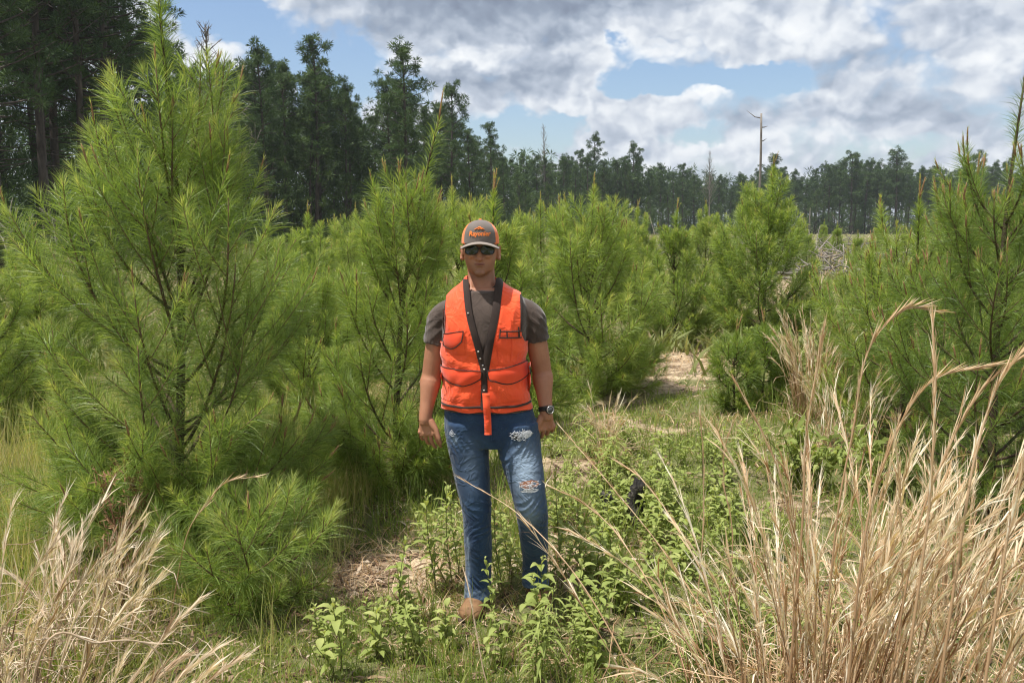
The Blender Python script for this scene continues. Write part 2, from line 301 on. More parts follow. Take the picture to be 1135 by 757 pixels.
# ------------------------------------------------------------------ young pines
def grow_sapling(seed, H, Rc, gap=.26, dens=420, nw=.0011, nlen=.185, candle=.4, low=.035, lean=(0, 0), leader=.22, tipup=1.0, nbr=5, bright=.5, pw=.62, steep=0, skirt=14, leadd=2, sec=5.0):
    """returns wood MB, needles MB; base at the origin"""
    r = np.random.default_rng(seed); wood, need = MB(), MB()
    shoots = []                                   # (points, start fraction bearing needles, is tip young)
    tz = np.linspace(0, 1, 14)
    trunk = np.stack([lean[0]*tz**1.5 + .012*H*np.sin(tz*5+seed), lean[1]*tz**1.5 + .012*H*np.cos(tz*4+seed), tz*H], 1)
    rt = .0085*H*(1-tz)**.85 + .0045
    wood.tube(trunk, rt, 7, tint=0.)
    shoots.append((resample(trunk[9:], 14), 0.0, 1.0, .9)); shoots += [shoots[0]]*leadd
    def tpos(t): return np.array([np.interp(t, tz, trunk[:, k]) for k in range(3)])
    t = low; wi = 0
    while t < 1 - leader:
        n = nbr + r.integers(-1, 2); a0 = r.uniform(0, 6.28)
        for i in range(n):
            tt = min(t + r.normal(0, .018), 1-leader*.8); a = a0 + i*2*PI/n + r.normal(0, .25)
            prof = min(1, .55 + tt*2.2) * (1 - tt)**pw * 1.28
            L = Rc * prof * r.uniform(.78, 1.12) * 1.25 + .10
            e0 = R(6 + 46*tt + steep) + r.normal(0, .10); e1 = min(R(86), e0 + R(48)*tipup * (1 if tt > .12 else .6)) + r.normal(0, .08)
            p = tpos(tt); P = [p]; m = 9
            for k in range(m):
                f = (k + .5)/m; e = e0 + (e1-e0)*f**1.1; aa = a + .25*math.sin(f*3+i)
                p = p + np.array([math.cos(aa)*math.cos(e), math.sin(aa)*math.cos(e), math.sin(e)]) * L/m; P.append(p)
            P = np.array(P); rb = (.0030 + .0045*L) * (1-np.linspace(0, 1, m+1))**.8 + .0022
            wood.tube(P, rb, 5, tint=np.linspace(.1, .6, m+1)); st = max(.10, 1 - (.98 if tt < .45 else .75)/L)
            shoots.append((P, st, 0, tt))
            ns = int(1.5 + L*sec)
            for q in range(ns):
                f = .25 + .62*(q + r.uniform(.2, .8))/ns; k = int(f*m); fr = f*m-k
                s0 = P[k]*(1-fr) + P[k+1]*fr; T = unit(P[k+1]-P[k])
                sd = unit(np.cross(T, [0, 0, 1])) * (1 if q % 2 else -1) + np.array([0, 0, r.uniform(-.1, .5)])
                d = unit(T*r.uniform(.75, 1.15) + sd*r.uniform(.5, .9)); Ls = L*(1-f)*r.uniform(.6, .95) + .06
                S = [s0]; up = .10*tipup
                for kk in range(5):
                    d = unit(d + np.array([0, 0, up])); S.append(S[-1] + d*Ls/5)
                S = np.array(S); wood.tube(S, np.linspace(.0034, .0018, 6), 4, tint=.6); shoots.append((S, 0.05, 0, tt))
        t += gap/H * r.uniform(.75, 1.2); wi += 1
    for i in range(skirt):
        tt = r.uniform(.01, .16); a = r.uniform(0, 6.28); L = Rc*r.uniform(.55, 1.05); e0 = r.uniform(-.15, .35); e1 = e0 + r.uniform(.3, .9); p = tpos(tt); P = [p]
        for k in range(8):
            e = e0 + (e1-e0)*k/7; p = p + np.array([math.cos(a)*math.cos(e), math.sin(a)*math.cos(e), math.sin(e)])*L/8; p[2] = max(p[2], .06); P.append(p)
        P = np.array(P); wood.tube(P, np.linspace(.007, .0022, 9), 5, tint=.4); shoots.append((P, .3, 0, tt))
        for q in range(5):
            k = r.integers(3, 8); d = unit(unit(P[k+1]-P[k]) + r.normal(0, .45, 3) + [0, 0, .25]); S = P[k] + d*np.linspace(0, L*r.uniform(.18, .38), 5)[:, None] + np.array([0, 0, .05])*np.linspace(0, 1, 5)[:, None]**2
            wood.tube(S, np.linspace(.003, .0018, 5), 4, tint=.6); shoots.append((S, .05, 0, tt))
    for P, st, lead, tt in shoots:
        Ls = np.linalg.norm(np.diff(P, axis=0), axis=1).sum(); n = int(dens * Ls * (1-st)); n = max(n, 20)
        f = st + (1-st) * r.uniform(0, 1, n)**.9; x = f*(len(P)-1); k = np.minimum(x.astype(int), len(P)-2); fr = (x-k)[:, None]
        B = P[k]*(1-fr) + P[k+1]*fr; T = unit(P[k+1]-P[k]); rv = unit(r.normal(size=(n, 3))); N = unit(np.cross(T, rv))
        dist_tip = (1-f)*Ls
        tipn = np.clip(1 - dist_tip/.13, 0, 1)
        ang = R(52)*(1-tipn*.55) * r.uniform(.55, 1.15, n)
        D = T*np.cos(ang)[:, None] + N*np.sin(ang)[:, None]
        ln = nlen * r.uniform(.72, 1.1, n) * (1-.62*tipn)
        if lead: ln *= .85
        gr = np.array([0, 0, -1.]) * (ln*(.10 + .30*r.uniform(size=n)*(1-tipn)))[:, None]
        P1 = B + D*(ln*.5)[:, None] + gr*.25; P2 = B + D*ln[:, None] + gr
        sd = unit(np.cross(D, unit(r.normal(size=(n, 3)))))
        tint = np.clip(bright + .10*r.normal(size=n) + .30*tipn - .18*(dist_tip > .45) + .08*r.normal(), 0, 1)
        tint = np.where(r.uniform(size=n) < .012, 1.0, tint)
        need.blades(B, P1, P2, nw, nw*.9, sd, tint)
        if r.uniform() < candle or lead:          # resinous new shoot standing up at the tip
            for q in range(1 + (r.uniform() < .4)):
                d = unit(T[-1]*.0 + unit(P[-1]-P[-2]) + np.array([0, 0, .6]) + r.normal(0, .12, 3)*q*2); Lc = r.uniform(.05, .11)*(1.9 if lead else 1)
                C = P[-1] + d*np.linspace(0, Lc, 5)[:, None]
                wood.tube(C, np.array([.0036, .0050, .0048, .004, .0018])*(1.3 if lead else 1), 5, tint=1.)
                nn = 26; ff = r.uniform(0, 1, nn); Bc = P[-1] + d*(ff*Lc)[:, None]; rv = unit(r.normal(size=(nn, 3)))
                Dc = unit(d + rv*.55); lc = r.uniform(.012, .05, nn)
                need.blades(Bc, Bc+Dc*(lc*.5)[:, None], Bc+Dc*lc[:, None], nw*.9, nw*.8, unit(np.cross(Dc, rv)), np.full(nn, .85))
    return wood, need
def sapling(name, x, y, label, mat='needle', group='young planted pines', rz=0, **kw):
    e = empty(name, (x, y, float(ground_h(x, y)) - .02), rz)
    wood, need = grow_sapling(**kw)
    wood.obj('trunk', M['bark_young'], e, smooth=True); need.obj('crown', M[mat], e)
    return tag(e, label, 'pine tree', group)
def gx_at(px, y): return (px - CX) / F_PX * y
def again(src, px, y, s, rz, label, sz=None):
    c = copy_tree(src); x = gx_at(px, y); c.location = (x, y, float(ground_h(x, y)) - .02); c.rotation_euler = (0, 0, rz)
    c.scale = (s, s, sz or s); c['label'] = label; return c

sapling('young_pine', gx_at(187, 4.5), 4.5, 'big bushy young pine filling the left of the picture beside the man', seed=5, H=3.04, Rc=.90, gap=.26, dens=400, nw=.00115, candle=.25, lean=(.07, -.02), nbr=5, bright=.48, leader=.35, pw=.72, steep=16, skirt=54, sec=3.0, leadd=2)
sapling('young_pine', gx_at(430, 5.6), 5.6, 'young pine right behind the man, its yellowish leader leaning right above his shoulder', 'needle_bright', seed=8, H=2.52, Rc=.68, gap=.27, dens=400, nw=.0013, candle=.3, lean=(.34, 0), bright=.5, leader=.34, pw=1.0, steep=20, sec=3.6, skirt=34, leadd=0)
pC = sapling('young_pine', gx_at(655, 8.9), 8.9, 'wide young pine past the man, thin twisted leader above the rest, beside the sandy track', 'needle_bright', seed=21, H=2.28, Rc=.92, gap=.27, dens=290, nw=.0020, candle=.2, bright=.55, leader=.36, pw=.8, steep=14, sec=3.4, skirt=30)
pD = sapling('young_pine', gx_at(748, 12.6), 12.6, 'narrow young pine with dark lower trunk standing at the far end of the sandy track', 'needle_bright', seed=33, H=2.05, Rc=.58, gap=.26, dens=260, nw=.0026, candle=.1, bright=.48, leader=.28, pw=.8, steep=16, sec=3.8, skirt=20)
pE = sapling('young_pine', gx_at(850, 12.2), 12.2, 'tallest dense young pine right of the sandy track in front of the dead snag', 'needle_bright', seed=41, H=2.66, Rc=.88, gap=.26, dens=260, nw=.0026, candle=.1, bright=.5, leader=.24, pw=.8, steep=14, sec=4.2, skirt=34)
sapling('young_pine', gx_at(1108, 4.9), 4.9, 'young pine at the right edge with a long bare brown leader against the clouds', seed=52, leadd=0, sec=3.0, skirt=20, H=2.66, Rc=.72, gap=.30, dens=400, nw=.0012, nlen=.15, candle=1.0, lean=(.05, 0), bright=.42, leader=.29, pw=.9, steep=8)
pG = sapling('young_pine', gx_at(1012, 6.6), 6.6, 'young pine beside the right edge one, with several upright brown shoot tips', 'needle_bright', seed=61, H=2.02, Rc=.72, gap=.26, dens=330, nw=.0016, nlen=.15, candle=.7, bright=.42, leader=.24, steep=16, sec=3.2, skirt=26)
sapling('pine_seedling', gx_at(262, 3.75), 3.75, 'low bushy pine seedling before the right foot of the big left pine', 'needle', seed=77, H=.40, Rc=.34, gap=.13, dens=420, nw=.00115, candle=0, low=.05, bright=.5, nbr=5, skirt=12, leader=.12)
sm = sapling('pine_seedling', gx_at(818, 7.9), 7.9, 'knee high pine seedling, left one of the pair at the track edge', seed=71, H=.78, Rc=.20, gap=.16, dens=420, nw=.0019, candle=0, low=.05, bright=.45, nbr=4, skirt=4)
again(sm, 850, 8.3, 1.05, 2.1, 'knee high pine seedling, right one of the pair at the track edge')
again(pG, 1072, 7.6, 1.10, 1.3, 'young pine standing behind the right edge one, its tip just under the tree line', )
again(pG, 965, 9.2, .80, 3.4, 'short young pine left of the brown tipped ones, above the tall dry grass')
again(pD, 548, 7.2, 1.0, .6, 'young pine hidden behind the man with its leader rising just behind his cap', 1.02)
again(pC, 505, 9.4, .93, 2.7, 'young pine behind the man, leader seen between the leaning pine and his cap', .96)
again(pC, 600, 11.5, .92, 1.2, 'young pine behind the wide one, its upper shoots showing past the man')
again(pE, 705, 14.2, .80, .9, 'lower young pine between the wide one and the narrow one beyond the track')
again(pD, 812, 13.6, .82, 4.0, 'small young pine tucked against the left side of the tallest dense one')
again(pE, 345, 9.5, .72, 2.0, 'low young pine in the gap between the big left pine and the leaning one')
again(pC, 338, 7.4, .66, 3.3, 'low bright young pine filling the gap right of the big left pine')
again(pD, 372, 6.2, .52, 1.9, 'small young pine at the left foot of the leaning one')
again(pD, 300, 12.0, .90, 1.5, 'young pine seen behind the right side of the big left pine')
again(pE, 40, 9.0, .66, 1.1, 'low young pine behind the left flank of the big left pine')
again(pC, -60, 7.0, .85, 4.1, 'young pine just outside the left edge behind the dry grass')
again(pD, 115, 12.5, .80, 5.0, 'young pine far behind the big left pine near the forest edge')
again(pC, 1150, 9.0, 1.0, 5.2, 'young pine partly cut by the right edge behind the bare leader one')
again(pD, 665, 18, .9, 2.2, 'small far young pine peeping over the wide one past the man')
again(pE, 780, 21, .85, 3.9, 'far young pine between the narrow one and the tallest dense one')
again(pC, 395, 14, .9, .4, 'far young pine at the forest foot left of the leaning one')
# ------------------------------------------------------------------ the tall forest
def clump(mb, r, C, rad, n, size, tint, flat=.75):
    "a tuft of needle sprays round each centre"
    C = np.repeat(C, n, 0); m = len(C)
    d = unit(r.normal(size=(m, 3))); rr = rad * r.uniform(.1, 1, m)**.6
    B = C + d * (rr*.35)[:, None] * [1, 1, flat]; D = unit(d + [0, 0, .35]); L = size * r.uniform(.6, 1.3, m)
    P1 = B + D*(L*.5)[:, None]; P2 = B + D*L[:, None] + np.array([0, 0, -.12])*L[:, None]
    mb.blades(B, P1, P2, L*.035, L*.07, unit(np.cross(D, r.normal(size=(m, 3)))), np.clip(np.repeat(tint, n) + r.normal(0, .12, m), 0, 1))
def tall_pine(seed, H=18, base=.42, wid=2.6, ncl=120, per=62, dead=14, leaf=.40, rad=.62):
    r = np.random.default_rng(seed); w_, c_ = MB(), MB()
    z = np.linspace(0, 1, 16); T = np.stack([.25*np.sin(z*3+seed), .25*np.cos(z*2.6+seed)-.25, z*H], 1)
    w_.tube(T, .19*(1-z)**.7*(H/18)+.025, 8)
    pos = lambda t: np.array([np.interp(t, z, T[:, k]) for k in range(3)])
    nb = int(ncl/2.6); cs = []; tt = []
    for i in range(nb):
        t = base + (1-base)*((i+.5)/nb)**.85*.985; a = i*2.4 + r.normal(0, .5)
        prof = math.sin(min(1, (1-t)/(1-base)*1.25+.12)*PI*.62)**.8
        L = wid*prof*r.uniform(.45, 1.15)+.2; e = R(r.uniform(-5, 30) + 45*max(0, t-.75)/.25)
        p = pos(t); d = np.array([math.cos(a)*math.cos(e), math.sin(a)*math.cos(e), math.sin(e)])
        f = np.linspace(0, 1, 5)[:, None]; P = p + d*L*f + np.array([0, 0, .18*L])*f**2
        w_.tube(P, np.linspace(.05, .012, 5), 4)
        q = max(1, int(r.integers(2, 4)*prof + 1))
        for k in range(q):
            fk = r.uniform(.5, 1.05); cs.append(p + d*L*fk + np.array([0, 0, .18*L])*fk**2 + r.normal(0, .28, 3)); tt.append(r.uniform(.25, .7))
    for k in range(3): cs.append(pos(1) - [0, 0, .35*k] + r.normal(0, .1, 3)); tt.append(.55)
    for i in range(dead):                         # dead stubs under the crown
        t = r.uniform(.2, base+.05); a = r.uniform(0, 6.28); L = r.uniform(.5, 1.6); p = pos(t)
        w_.tube(p + np.array([math.cos(a), math.sin(a), r.uniform(-.1, .4)])*np.linspace(0, L, 3)[:, None], [.03, .02, .008], 4)
    clump(c_, r, np.array(cs), rad, per, leaf, np.array(tt))
    return w_, c_
def leafy_tree(seed, H=8, wid=2.4, ncl=150, per=40, size=.26):
    r = np.random.default_rng(seed); w_, c_ = MB(), MB()
    z = np.linspace(0, 1, 8); T = np.stack([.2*np.sin(z*3+seed), .2*z, z*H*.9], 1); w_.tube(T, .10*(1-z)+.02, 6)
    cs = []; 
    for i in range(ncl):
        t = r.uniform(.12, 1); rad = wid*(math.sin(min(1, t*1.02)*PI*.86+.35))**.8*r.uniform(.2, 1)**.5 if t < .98 else .2
        a = r.uniform(0, 6.28); p = np.array([math.cos(a)*rad, math.sin(a)*rad, t*H]); cs.append(p + r.normal(0, .15, 3))
        if i % 7 == 0: w_.tube([[.1*math.sin(t*3), .1, t*H*.75], p], [.04, .01], 4)
    clump(c_, r, np.array(cs), .6, per, size, r.uniform(.1, .8, len(cs)), .8)
    return w_, c_
def bare_tree(seed, H, spread=1.2, n=26, upright=.9, mat='dead_bark', r0=.10):
    r = np.random.default_rng(seed); w_ = MB(); z = np.linspace(0, 1, 10)
    T = np.stack([.12*np.sin(z*4+seed), 0*z, z*H], 1); w_.tube(T, r0*(1-z)+.012, 6)
    for i in range(n):
        t = .35 + .63*(i+.5)/n; a = i*2.4; L = spread*(1.05-t)*r.uniform(.7, 1.3)*1.6+.3
        p = np.array([np.interp(t, z, T[:, k]) for k in range(3)]); d = unit(np.array([math.cos(a), math.sin(a), upright+.5*r.uniform()]))
        P = [p]
        for k in range(5): d = unit(d + r.normal(0, .14, 3) + [0, 0, .08]); P.append(P[-1] + d*L/5)
        P = np.array(P); w_.tube(P, np.linspace(.035, .008, 6), 4)
        for k in range(6):
            j = r.integers(1, 5); d2 = unit(P[j+1]-P[j] + r.normal(0, .5, 3)); L2 = L*r.uniform(.2, .45)
            w_.tube(P[j] + d2*np.linspace(0, L2, 3)[:, None] + r.normal(0, .02, (3, 3)), [.015, .010, .005], 3)
    return w_
protos = []
for k in range(7):
    e = empty('tall_pine', (0, 0, 0)); w_, c_ = tall_pine(100+k, H=18, base=[.42,.5,.36,.46,.55,.40,.30][k], wid=[2.2,1.9,2.5,2.0,1.8,2.5,2.2][k], ncl=[125,100,140,110,92,135,150][k])
    w_.obj('trunk', M['bark'], e, True); c_.obj('crown', M['crown'], e); protos.append(e)
near = []
for k in range(2):
    e = empty('tall_pine', (0, 0, 0)); w_, c_ = tall_pine(120+k, H=18, base=[.36,.30][k], wid=[2.8,2.5][k], ncl=[190,210][k], per=120, leaf=.20, rad=.6)
    w_.obj('trunk', M['bark'], e, True); c_.obj('crown', M['crown'], e); near.append(e)
lf = []
for k in range(3):
    e = empty('leafy_tree', (0, 0, 0)); w_, c_ = leafy_tree(140+k, H=[7.5, 6, 9][k], wid=[2.4, 2.6, 2.2][k])
    w_.obj('trunk', M['bark'], e, True); c_.obj('crown', M['broadleaf'], e); lf.append(e)
used = set()
def put(pool, k, px, y, H0, top=None, H=None, lab='', cat='pine tree', grp=None, sx=1.0):
    src = pool[k % len(pool)]; key = src.name
    o = src if key not in used else copy_tree(src); used.add(key)
    x = gx_at(px, y)
    if top is not None:
        H = at(px, top, y)[2]
    s = H / H0
    o.location = (x, y, 0); o.scale = (s*sx, s*sx, s); o.rotation_euler = (0, 0, (px*1.7+y) % 6.28)
    tag(o, lab, cat, grp); return o
# trees one can tell apart: (photo column, distance, top row, model, width factor, label)
named = [
 (18, 31, None, 5, 1.0, 'tall dark pine with a thick trunk at the left edge of the forest'),
 (62, 36, None, 2, 1.0, 'tall pine second from the left edge, crown cut by the picture top'),
 (93, 38, None, 4, .9, 'tall pine with slim straight trunk left of the big young pine tip'),
 (130, 40, None, 1, 1.15, 'tall pine with feathery outstretched boughs reaching over the young pine tip'),
 (300, 60, 52, 0, .9, 'tall pine left of the gap in the far stand, dense rounded top'),
 (352, 64, 42, 3, 1.05, 'tall pine with a long clear trunk and open top, tallest of its cluster'),
 (388, 67, 92, 4, .85, 'slim pine with thin crown between the two tallest ones of the far stand'),
 (446, 66, 55, 2, 1.1, 'tall broad pine above the leaning young pine, twiggy spread crown'),
 (500, 80, 95, 0, .9, 'pine with sloping right side standing right of the tall broad one'),
 (545, 100, 140, 5, .9, 'pine at the step where the tree line drops, above the man cap'),
 (700, 150, 160, 6, 1.0, 'rounded pine standing a little above the middle of the far tree line'),
 (660, 145, 150, 1, 1.0, 'open topped pine in the far middle tree line right of the bare tree'),
 (855, 165, 172, 3, 1.3, 'pine rising above the far tree line right of the dead snag'),
 (940, 170, 170, 0, 1.4, 'broad pine of the right tree line, left one of the high trio'),
 (985, 172, 168, 2, 1.4, 'broad pine of the right tree line, middle one of the high trio'),
 (1075, 168, 170, 4, 1.2, 'lone high pine in the right tree line between the young pine tips'),
]
for px, y, top, k, sx, lab in named: put(protos if y > 45 else near, k, px, y, 18.2, top, 19, lab, grp='tall pines of the forest edge', sx=sx)
edge_px = np.array([-260, 0, 60, 150, 250, 350, 440, 500, 560, 640, 720, 800, 900, 1000, 1135, 1400])
edge_d = np.array([26, 31, 36, 43, 60, 64, 68, 82, 108, 136, 150, 178, 172, 172, 178, 175])
# how high the stand reaches in the photo at each column (row), for the rows behind
skyl = lambda px: np.interp(px, [-260,0,120,170,215,290,350,400,445,500,525,560,600,640,700,760,800,850,890,920,990,1030,1075,1135,1400], [-300,-300,-160,-10,45,58,50,105,68,105,130,160,168,165,168,179,190,176,188,174,172,182,172,178,178])
r = np.random.default_rng(4); n = 0
zone = lambda px: 'of the dark stand on the left' if px < 240 else ('of the stand above the leaning young pine' if px < 540 else ('of the even far tree line beyond the man' if px < 830 else 'of the far tree line on the right'))
for row in range(5):
    px = -230 + r.uniform(0, 10)
    while px < 1380:
        d = np.interp(px, edge_px, edge_d) + row*(5 if px < 500 else 9) + r.uniform(0, 4)
        step = (2.9 if px < 560 else 2.1)*F_PX/d * r.uniform(.75, 1.35) * (1.25 if row > 2 else 1)
        if px < -20 or px > 1160: step *= 1.8
        top = skyl(px) + r.uniform(0, 30)*(70/d)**.3 + (6 if row == 0 else row*7*(70/d))
        H = min(at(px, top, d)[2], r.uniform(17, 21))
        put(protos if d > 46 else near, int(r.integers(0, 7)), px, d, 18.2, None, H, 'tall dark pine ' + zone(px), grp='tall pines of the forest edge'); n += 1
        px += step
for row in range(2):
    px = -240.
    while px < 1390:
        d = np.interp(px, edge_px, edge_d) + (-2.5 if row == 0 else 5) + r.uniform(0, 3); H = r.uniform(5, 9) * (1.0 if px < 560 else .95)
        put(lf, int(r.integers(0, 3)), px, d, 8, None, H, 'leafy lower tree at the foot ' + zone(px), 'tree', 'leafy trees under the pines')
        px += 3.2*F_PX/d * r.uniform(.7, 1.3) * (1.8 if px < -20 or px > 1160 else 1); n += 1
print('forest trees', n)
# dark undergrowth deep in the wood, nobody could count it
r = np.random.default_rng(9); ug = MB(); m = 8000
px = r.uniform(-300, 1450, m); d = np.interp(px, edge_px, edge_d) + r.uniform(3, 55, m); zz = r.uniform(0, 1, m)**1.35 * np.where(px < 560, 10, 13)
pos_ = np.stack([gx_at(px, d), d, zz], 1); nr = d < 62
clump(ug, r, pos_[~nr], 1.6, 30, .9, r.uniform(0, .7, (~nr).sum())); clump(ug, r, pos_[nr], 1.2, 90, .32, r.uniform(0, .7, nr.sum()))
tag(ug.obj('undergrowth', M['crown']), 'dark tangled undergrowth deep inside the forest', kind='stuff')

def lone(name, mb, mat, px, y, lab, cat='dead tree', grp=None):
    e = empty(name, (gx_at(px, y), y, 0)); mb.obj('trunk', M[mat], e, True); return tag(e, lab, cat, grp)
# dead snag: straight weathered pole with two stub limbs near the top
y = 62; H = at(836, 126, y)[2]; mb = MB(); z = np.linspace(0, 1, 8)
mb.tube(np.stack([.12*np.sin(z*3), 0*z, z*H], 1), .12 - .05*z, 7)
for (t, dx, dz) in [(.965, -1.1, .55), (.90, .45, .1), (.80, .4, .2)]:
    p = np.array([.1, 0, t*H]); mb.tube([p, p+[dx*.45, .1, dz*.2], p+[dx, .1, dz]], [.045, .035, .012], 4)
lone('dead_snag', mb, 'dead_bark', 836, y, 'weathered dead pole of a pine with a thin broken limb near its top')
lone('bare_tree', bare_tree(201, at(602, 138, 125)[2], 2.2, 44, 1.6, r0=.16), 'dead_bark', 602, 125, 'pale leafless tree standing above the tree line behind the man right shoulder')
lone('bare_tree', bare_tree(202, at(783, 168, 150)[2], 2.6, 44, 1.6, r0=.16), 'dead_bark', 783, 150, 'leafless grey tree in the far tree line left of the dead snag')
lone('bare_tree', bare_tree(203, at(243, 28, 44)[2], 2.6, 60, 1.1, r0=.14), 'dead_bark', 243, 44, 'bare twiggy tree right of the big young pine tip')
lone('bare_tree', bare_tree(204, at(20, 235, 24)[2], 1.0, 7, .6, r0=.02), 'dead_bark', 15, 24, 'small bare shrub in front of the forest at the left edge')
lone('bare_tree', bare_tree(205, at(60, 225, 26)[2], 1.0, 7, .6, r0=.02), 'dead_bark', 68, 27, 'small bare shrub seen through the left side of the big young pine')
# ------------------------------------------------------------------ ground cover (nobody could count it)
def veg_density(x, y):
    return 1 - ground_path_w(x, y)
pn = lambda x, y, s, o: .5 + .25*np.sin(x*s+o) + .25*np.sin(y*s*1.3+2*o+np.sin(x*s*.7)) + .2*np.sin((x+y)*s*2.3+o)
def blades_cover(name, n, ymin, ymax, hgt, wid, mat, label, tint, spread=.5, seed=1, dens=None, clumps=0, power=1.0, halfang=.75):
    r = np.random.default_rng(seed); mb = MB()
    m = clumps if clumps else n
    u = r.uniform(0, 1, m); y = ymin * (ymax/ymin)**(u**power); x = r.uniform(-halfang, halfang, m) * (y + .6)
    if clumps:
        per = n // clumps; x = np.repeat(x, per); y = np.repeat(y, per); cl = np.repeat(r.uniform(-.15, .15, clumps), per); hs = np.repeat(r.uniform(.55, 1.25, clumps), per)
        jr = .03 + .012*y; x = x + r.normal(0, 1, len(x))*jr; y = y + r.normal(0, 1, len(y))*jr; cd = r.uniform(0, 6.28, len(x))
    else: cl = 0; hs = 1
    keep = r.uniform(size=len(x)) < (dens(x, y) if dens else veg_density(x, y)*.97+.03)
    x = x[keep]; y = y[keep]; cl = cl[keep] if clumps else 0; hs = hs[keep] if clumps else 1
    k = len(x); B = np.stack([x, y, ground_h(x, y) - .01], 1); sc = np.clip(y/4.5, .75, 6)**.55
    h = hgt * hs * r.uniform(.4, 1.25, k) * (sc**.45); a = r.uniform(0, 6.28, k); s = spread*r.uniform(.2, 1.3, k)
    D = np.stack([np.cos(a)*s, np.sin(a)*s, np.ones(k)], 1); D = unit(D)
    P1 = B + D*(h*.55)[:, None]; P2 = B + D*h[:, None] + np.stack([np.cos(a), np.sin(a), -.45+0*a], 1)*(h*.35*s)[:, None]
    sd = unit(np.cross(D, unit(r.normal(size=(k, 3))))); w0 = wid*sc*r.uniform(.6, 1.3, k)
    mb.blades(B, P1, P2, w0, w0*.8, sd, np.clip(tint + cl + r.normal(0, .12, k), 0, 1))
    return tag(mb.obj(name, M[mat]), label, kind='stuff')
blades_cover('short_grass', 210000, 2.4, 11, .085, .0022, 'grass', 'short green grass covering the field around the man', .45, .6, 1, lambda x, y: veg_density(x, y)*np.clip(.25 + .95*pn(x, y, 2.6, 5), 0, 1), clumps=9000, power=.8)
blades_cover('grass', 42000, 2.5, 9, .24, .0026, 'grass', 'taller thin green grass between the weeds', .42, .35, 2, lambda x, y: np.clip(pn(x, y, 1.9, 1)*1.2-.2, 0, 1)*veg_density(x, y), clumps=1500, power=.8)
blades_cover('dead_grass', 75000, 2.4, 12, .12, .0022, 'straw', 'dead straw lying among the green ground cover', .5, 1.3, 3, lambda x, y: np.clip(pn(x, y, 1.4, 3)*1.4-.35, 0.05, 1), clumps=2600, power=.8)
blades_cover('yellow_grass', 24000, 3.2, 8, .42, .0019, 'grass', 'fine yellowish grass under the big left pine', .80, .3, 4, lambda x, y: (x < -.9)*.9, clumps=500, power=.7)
blades_cover('field_weeds', 110000, 10, 150, .34, .012, 'olive', 'low pale green weeds filling the open field up to the forest', .45, .7, 5, lambda x, y: veg_density(x, y)*.95, clumps=6000, power=1.1, halfang=.85)
blades_cover('field_straw', 45000, 12, 150, .42, .012, 'strawgrey', 'thin scattered straw in the open field', .35, .6, 6, lambda x, y: np.clip(pn(x, y, .35, 2)*1.2-.3, 0, 1), clumps=1800, power=.9, halfang=.85)
def litter():
    r = np.random.default_rng(12); mb = MB(); k = 60000
    y = 2.6*(14/2.6)**r.uniform(0, 1, k); x = r.uniform(-.72, .72, k)*y; kp = r.uniform(size=k) < .35 + .65*ground_path_w(x, y); x = x[kp]; y = y[kp]; k = len(x)
    B = np.stack([x, y, ground_h(x, y) + .006 + .01*r.uniform(size=k)], 1); a = r.uniform(0, 6.28, k); L = r.uniform(.03, .16, k)
    D = np.stack([np.cos(a), np.sin(a), r.uniform(-.05, .15, k)], 1); w = np.where(r.uniform(size=k) < .25, .008, .0013)
    P2 = B + D*L[:, None]; P1 = B + D*(L*.5)[:, None] + [0, 0, .008]
    mb.blades(B, P1, P2, w*.5, w, unit(np.stack([-np.sin(a), np.cos(a), r.uniform(-.5, .5, k)], 1)), r.uniform(0, 1, k)**1.3)
    tag(mb.obj('leaf_litter', M['litter']), 'fallen brown pine needles and dead leaf scraps on the soil', kind='stuff')
M['litter'] = leaf_mat('leaf_litter', [(0, (.06,.035,.022)), (.4, (.17,.10,.06)), (.75, (.33,.24,.16)), (1, (.5,.42,.33))], .85, .05, .2, 9, .15)
litter()
# ------------------------------------------------------------------ leafy weeds
def weed(seed, H=.45, nl=22, leaf=.085, wid=.30, branchy=.0, droop=.5):
    r = np.random.default_rng(seed); st, lv = MB(), MB()
    stems = [(np.zeros(3), r.normal(0, .10, 2), H)]
    for q in range(int(branchy)): stems.append((np.append(r.normal(0, .012, 2), 0), r.normal(0, .32, 2), H*r.uniform(.5, .95)))
    for b, ln, h in stems:
        z = np.linspace(0, 1, 7); P = b + np.stack([ln[0]*h*z**1.3 + .01*np.sin(z*6+seed), ln[1]*h*z**1.3, h*z], 1)
        st.tube(P, np.linspace(.0032, .0013, 7), 5, tint=np.linspace(.7, .2, 7))
        n = int(nl*h/H)
        for i in range(n):
            t = .16 + .84*(i+.5)/n; a = i*2.40 + r.normal(0, .3); L = leaf*(.55 + .9*math.sin(min(1, t)*PI*.80+.15))*r.uniform(.75, 1.15)*(1 if t < .9 else .55)
            p = np.array([np.interp(t, z, P[:, k]) for k in range(3)]); el_ = R(38 + 25*(t > .85) + r.normal(0, 10))
            d = np.array([math.cos(a)*math.cos(el_), math.sin(a)*math.cos(el_), math.sin(el_)]); sd = unit(np.cross(d, [0, 0, 1])); up = np.cross(sd, d)
            s_ = np.array([0, .16, .38, .62, .84, 1.]); wv = np.array([.10, .55, 1, .85, .42, 0])*L*wid*.5
            C = p + d*(s_*L)[:, None] + np.array([0, 0, -1.])*(droop*L*s_**2)[:, None]; fold = up*(wv*.45)[:, None]
            V = np.vstack([C, C + sd*wv[:, None] + fold, C - sd*wv[:, None] + fold]); q = []
            for k in range(5): q += [[k, k+1, 7+k, 6+k], [k+1, k, 12+k, 13+k]]
            lv.add(V, None, q, np.clip(.45 + r.normal(0, .10) + .22*(t > .8), 0, 1))
    return st, lv
weeds = []
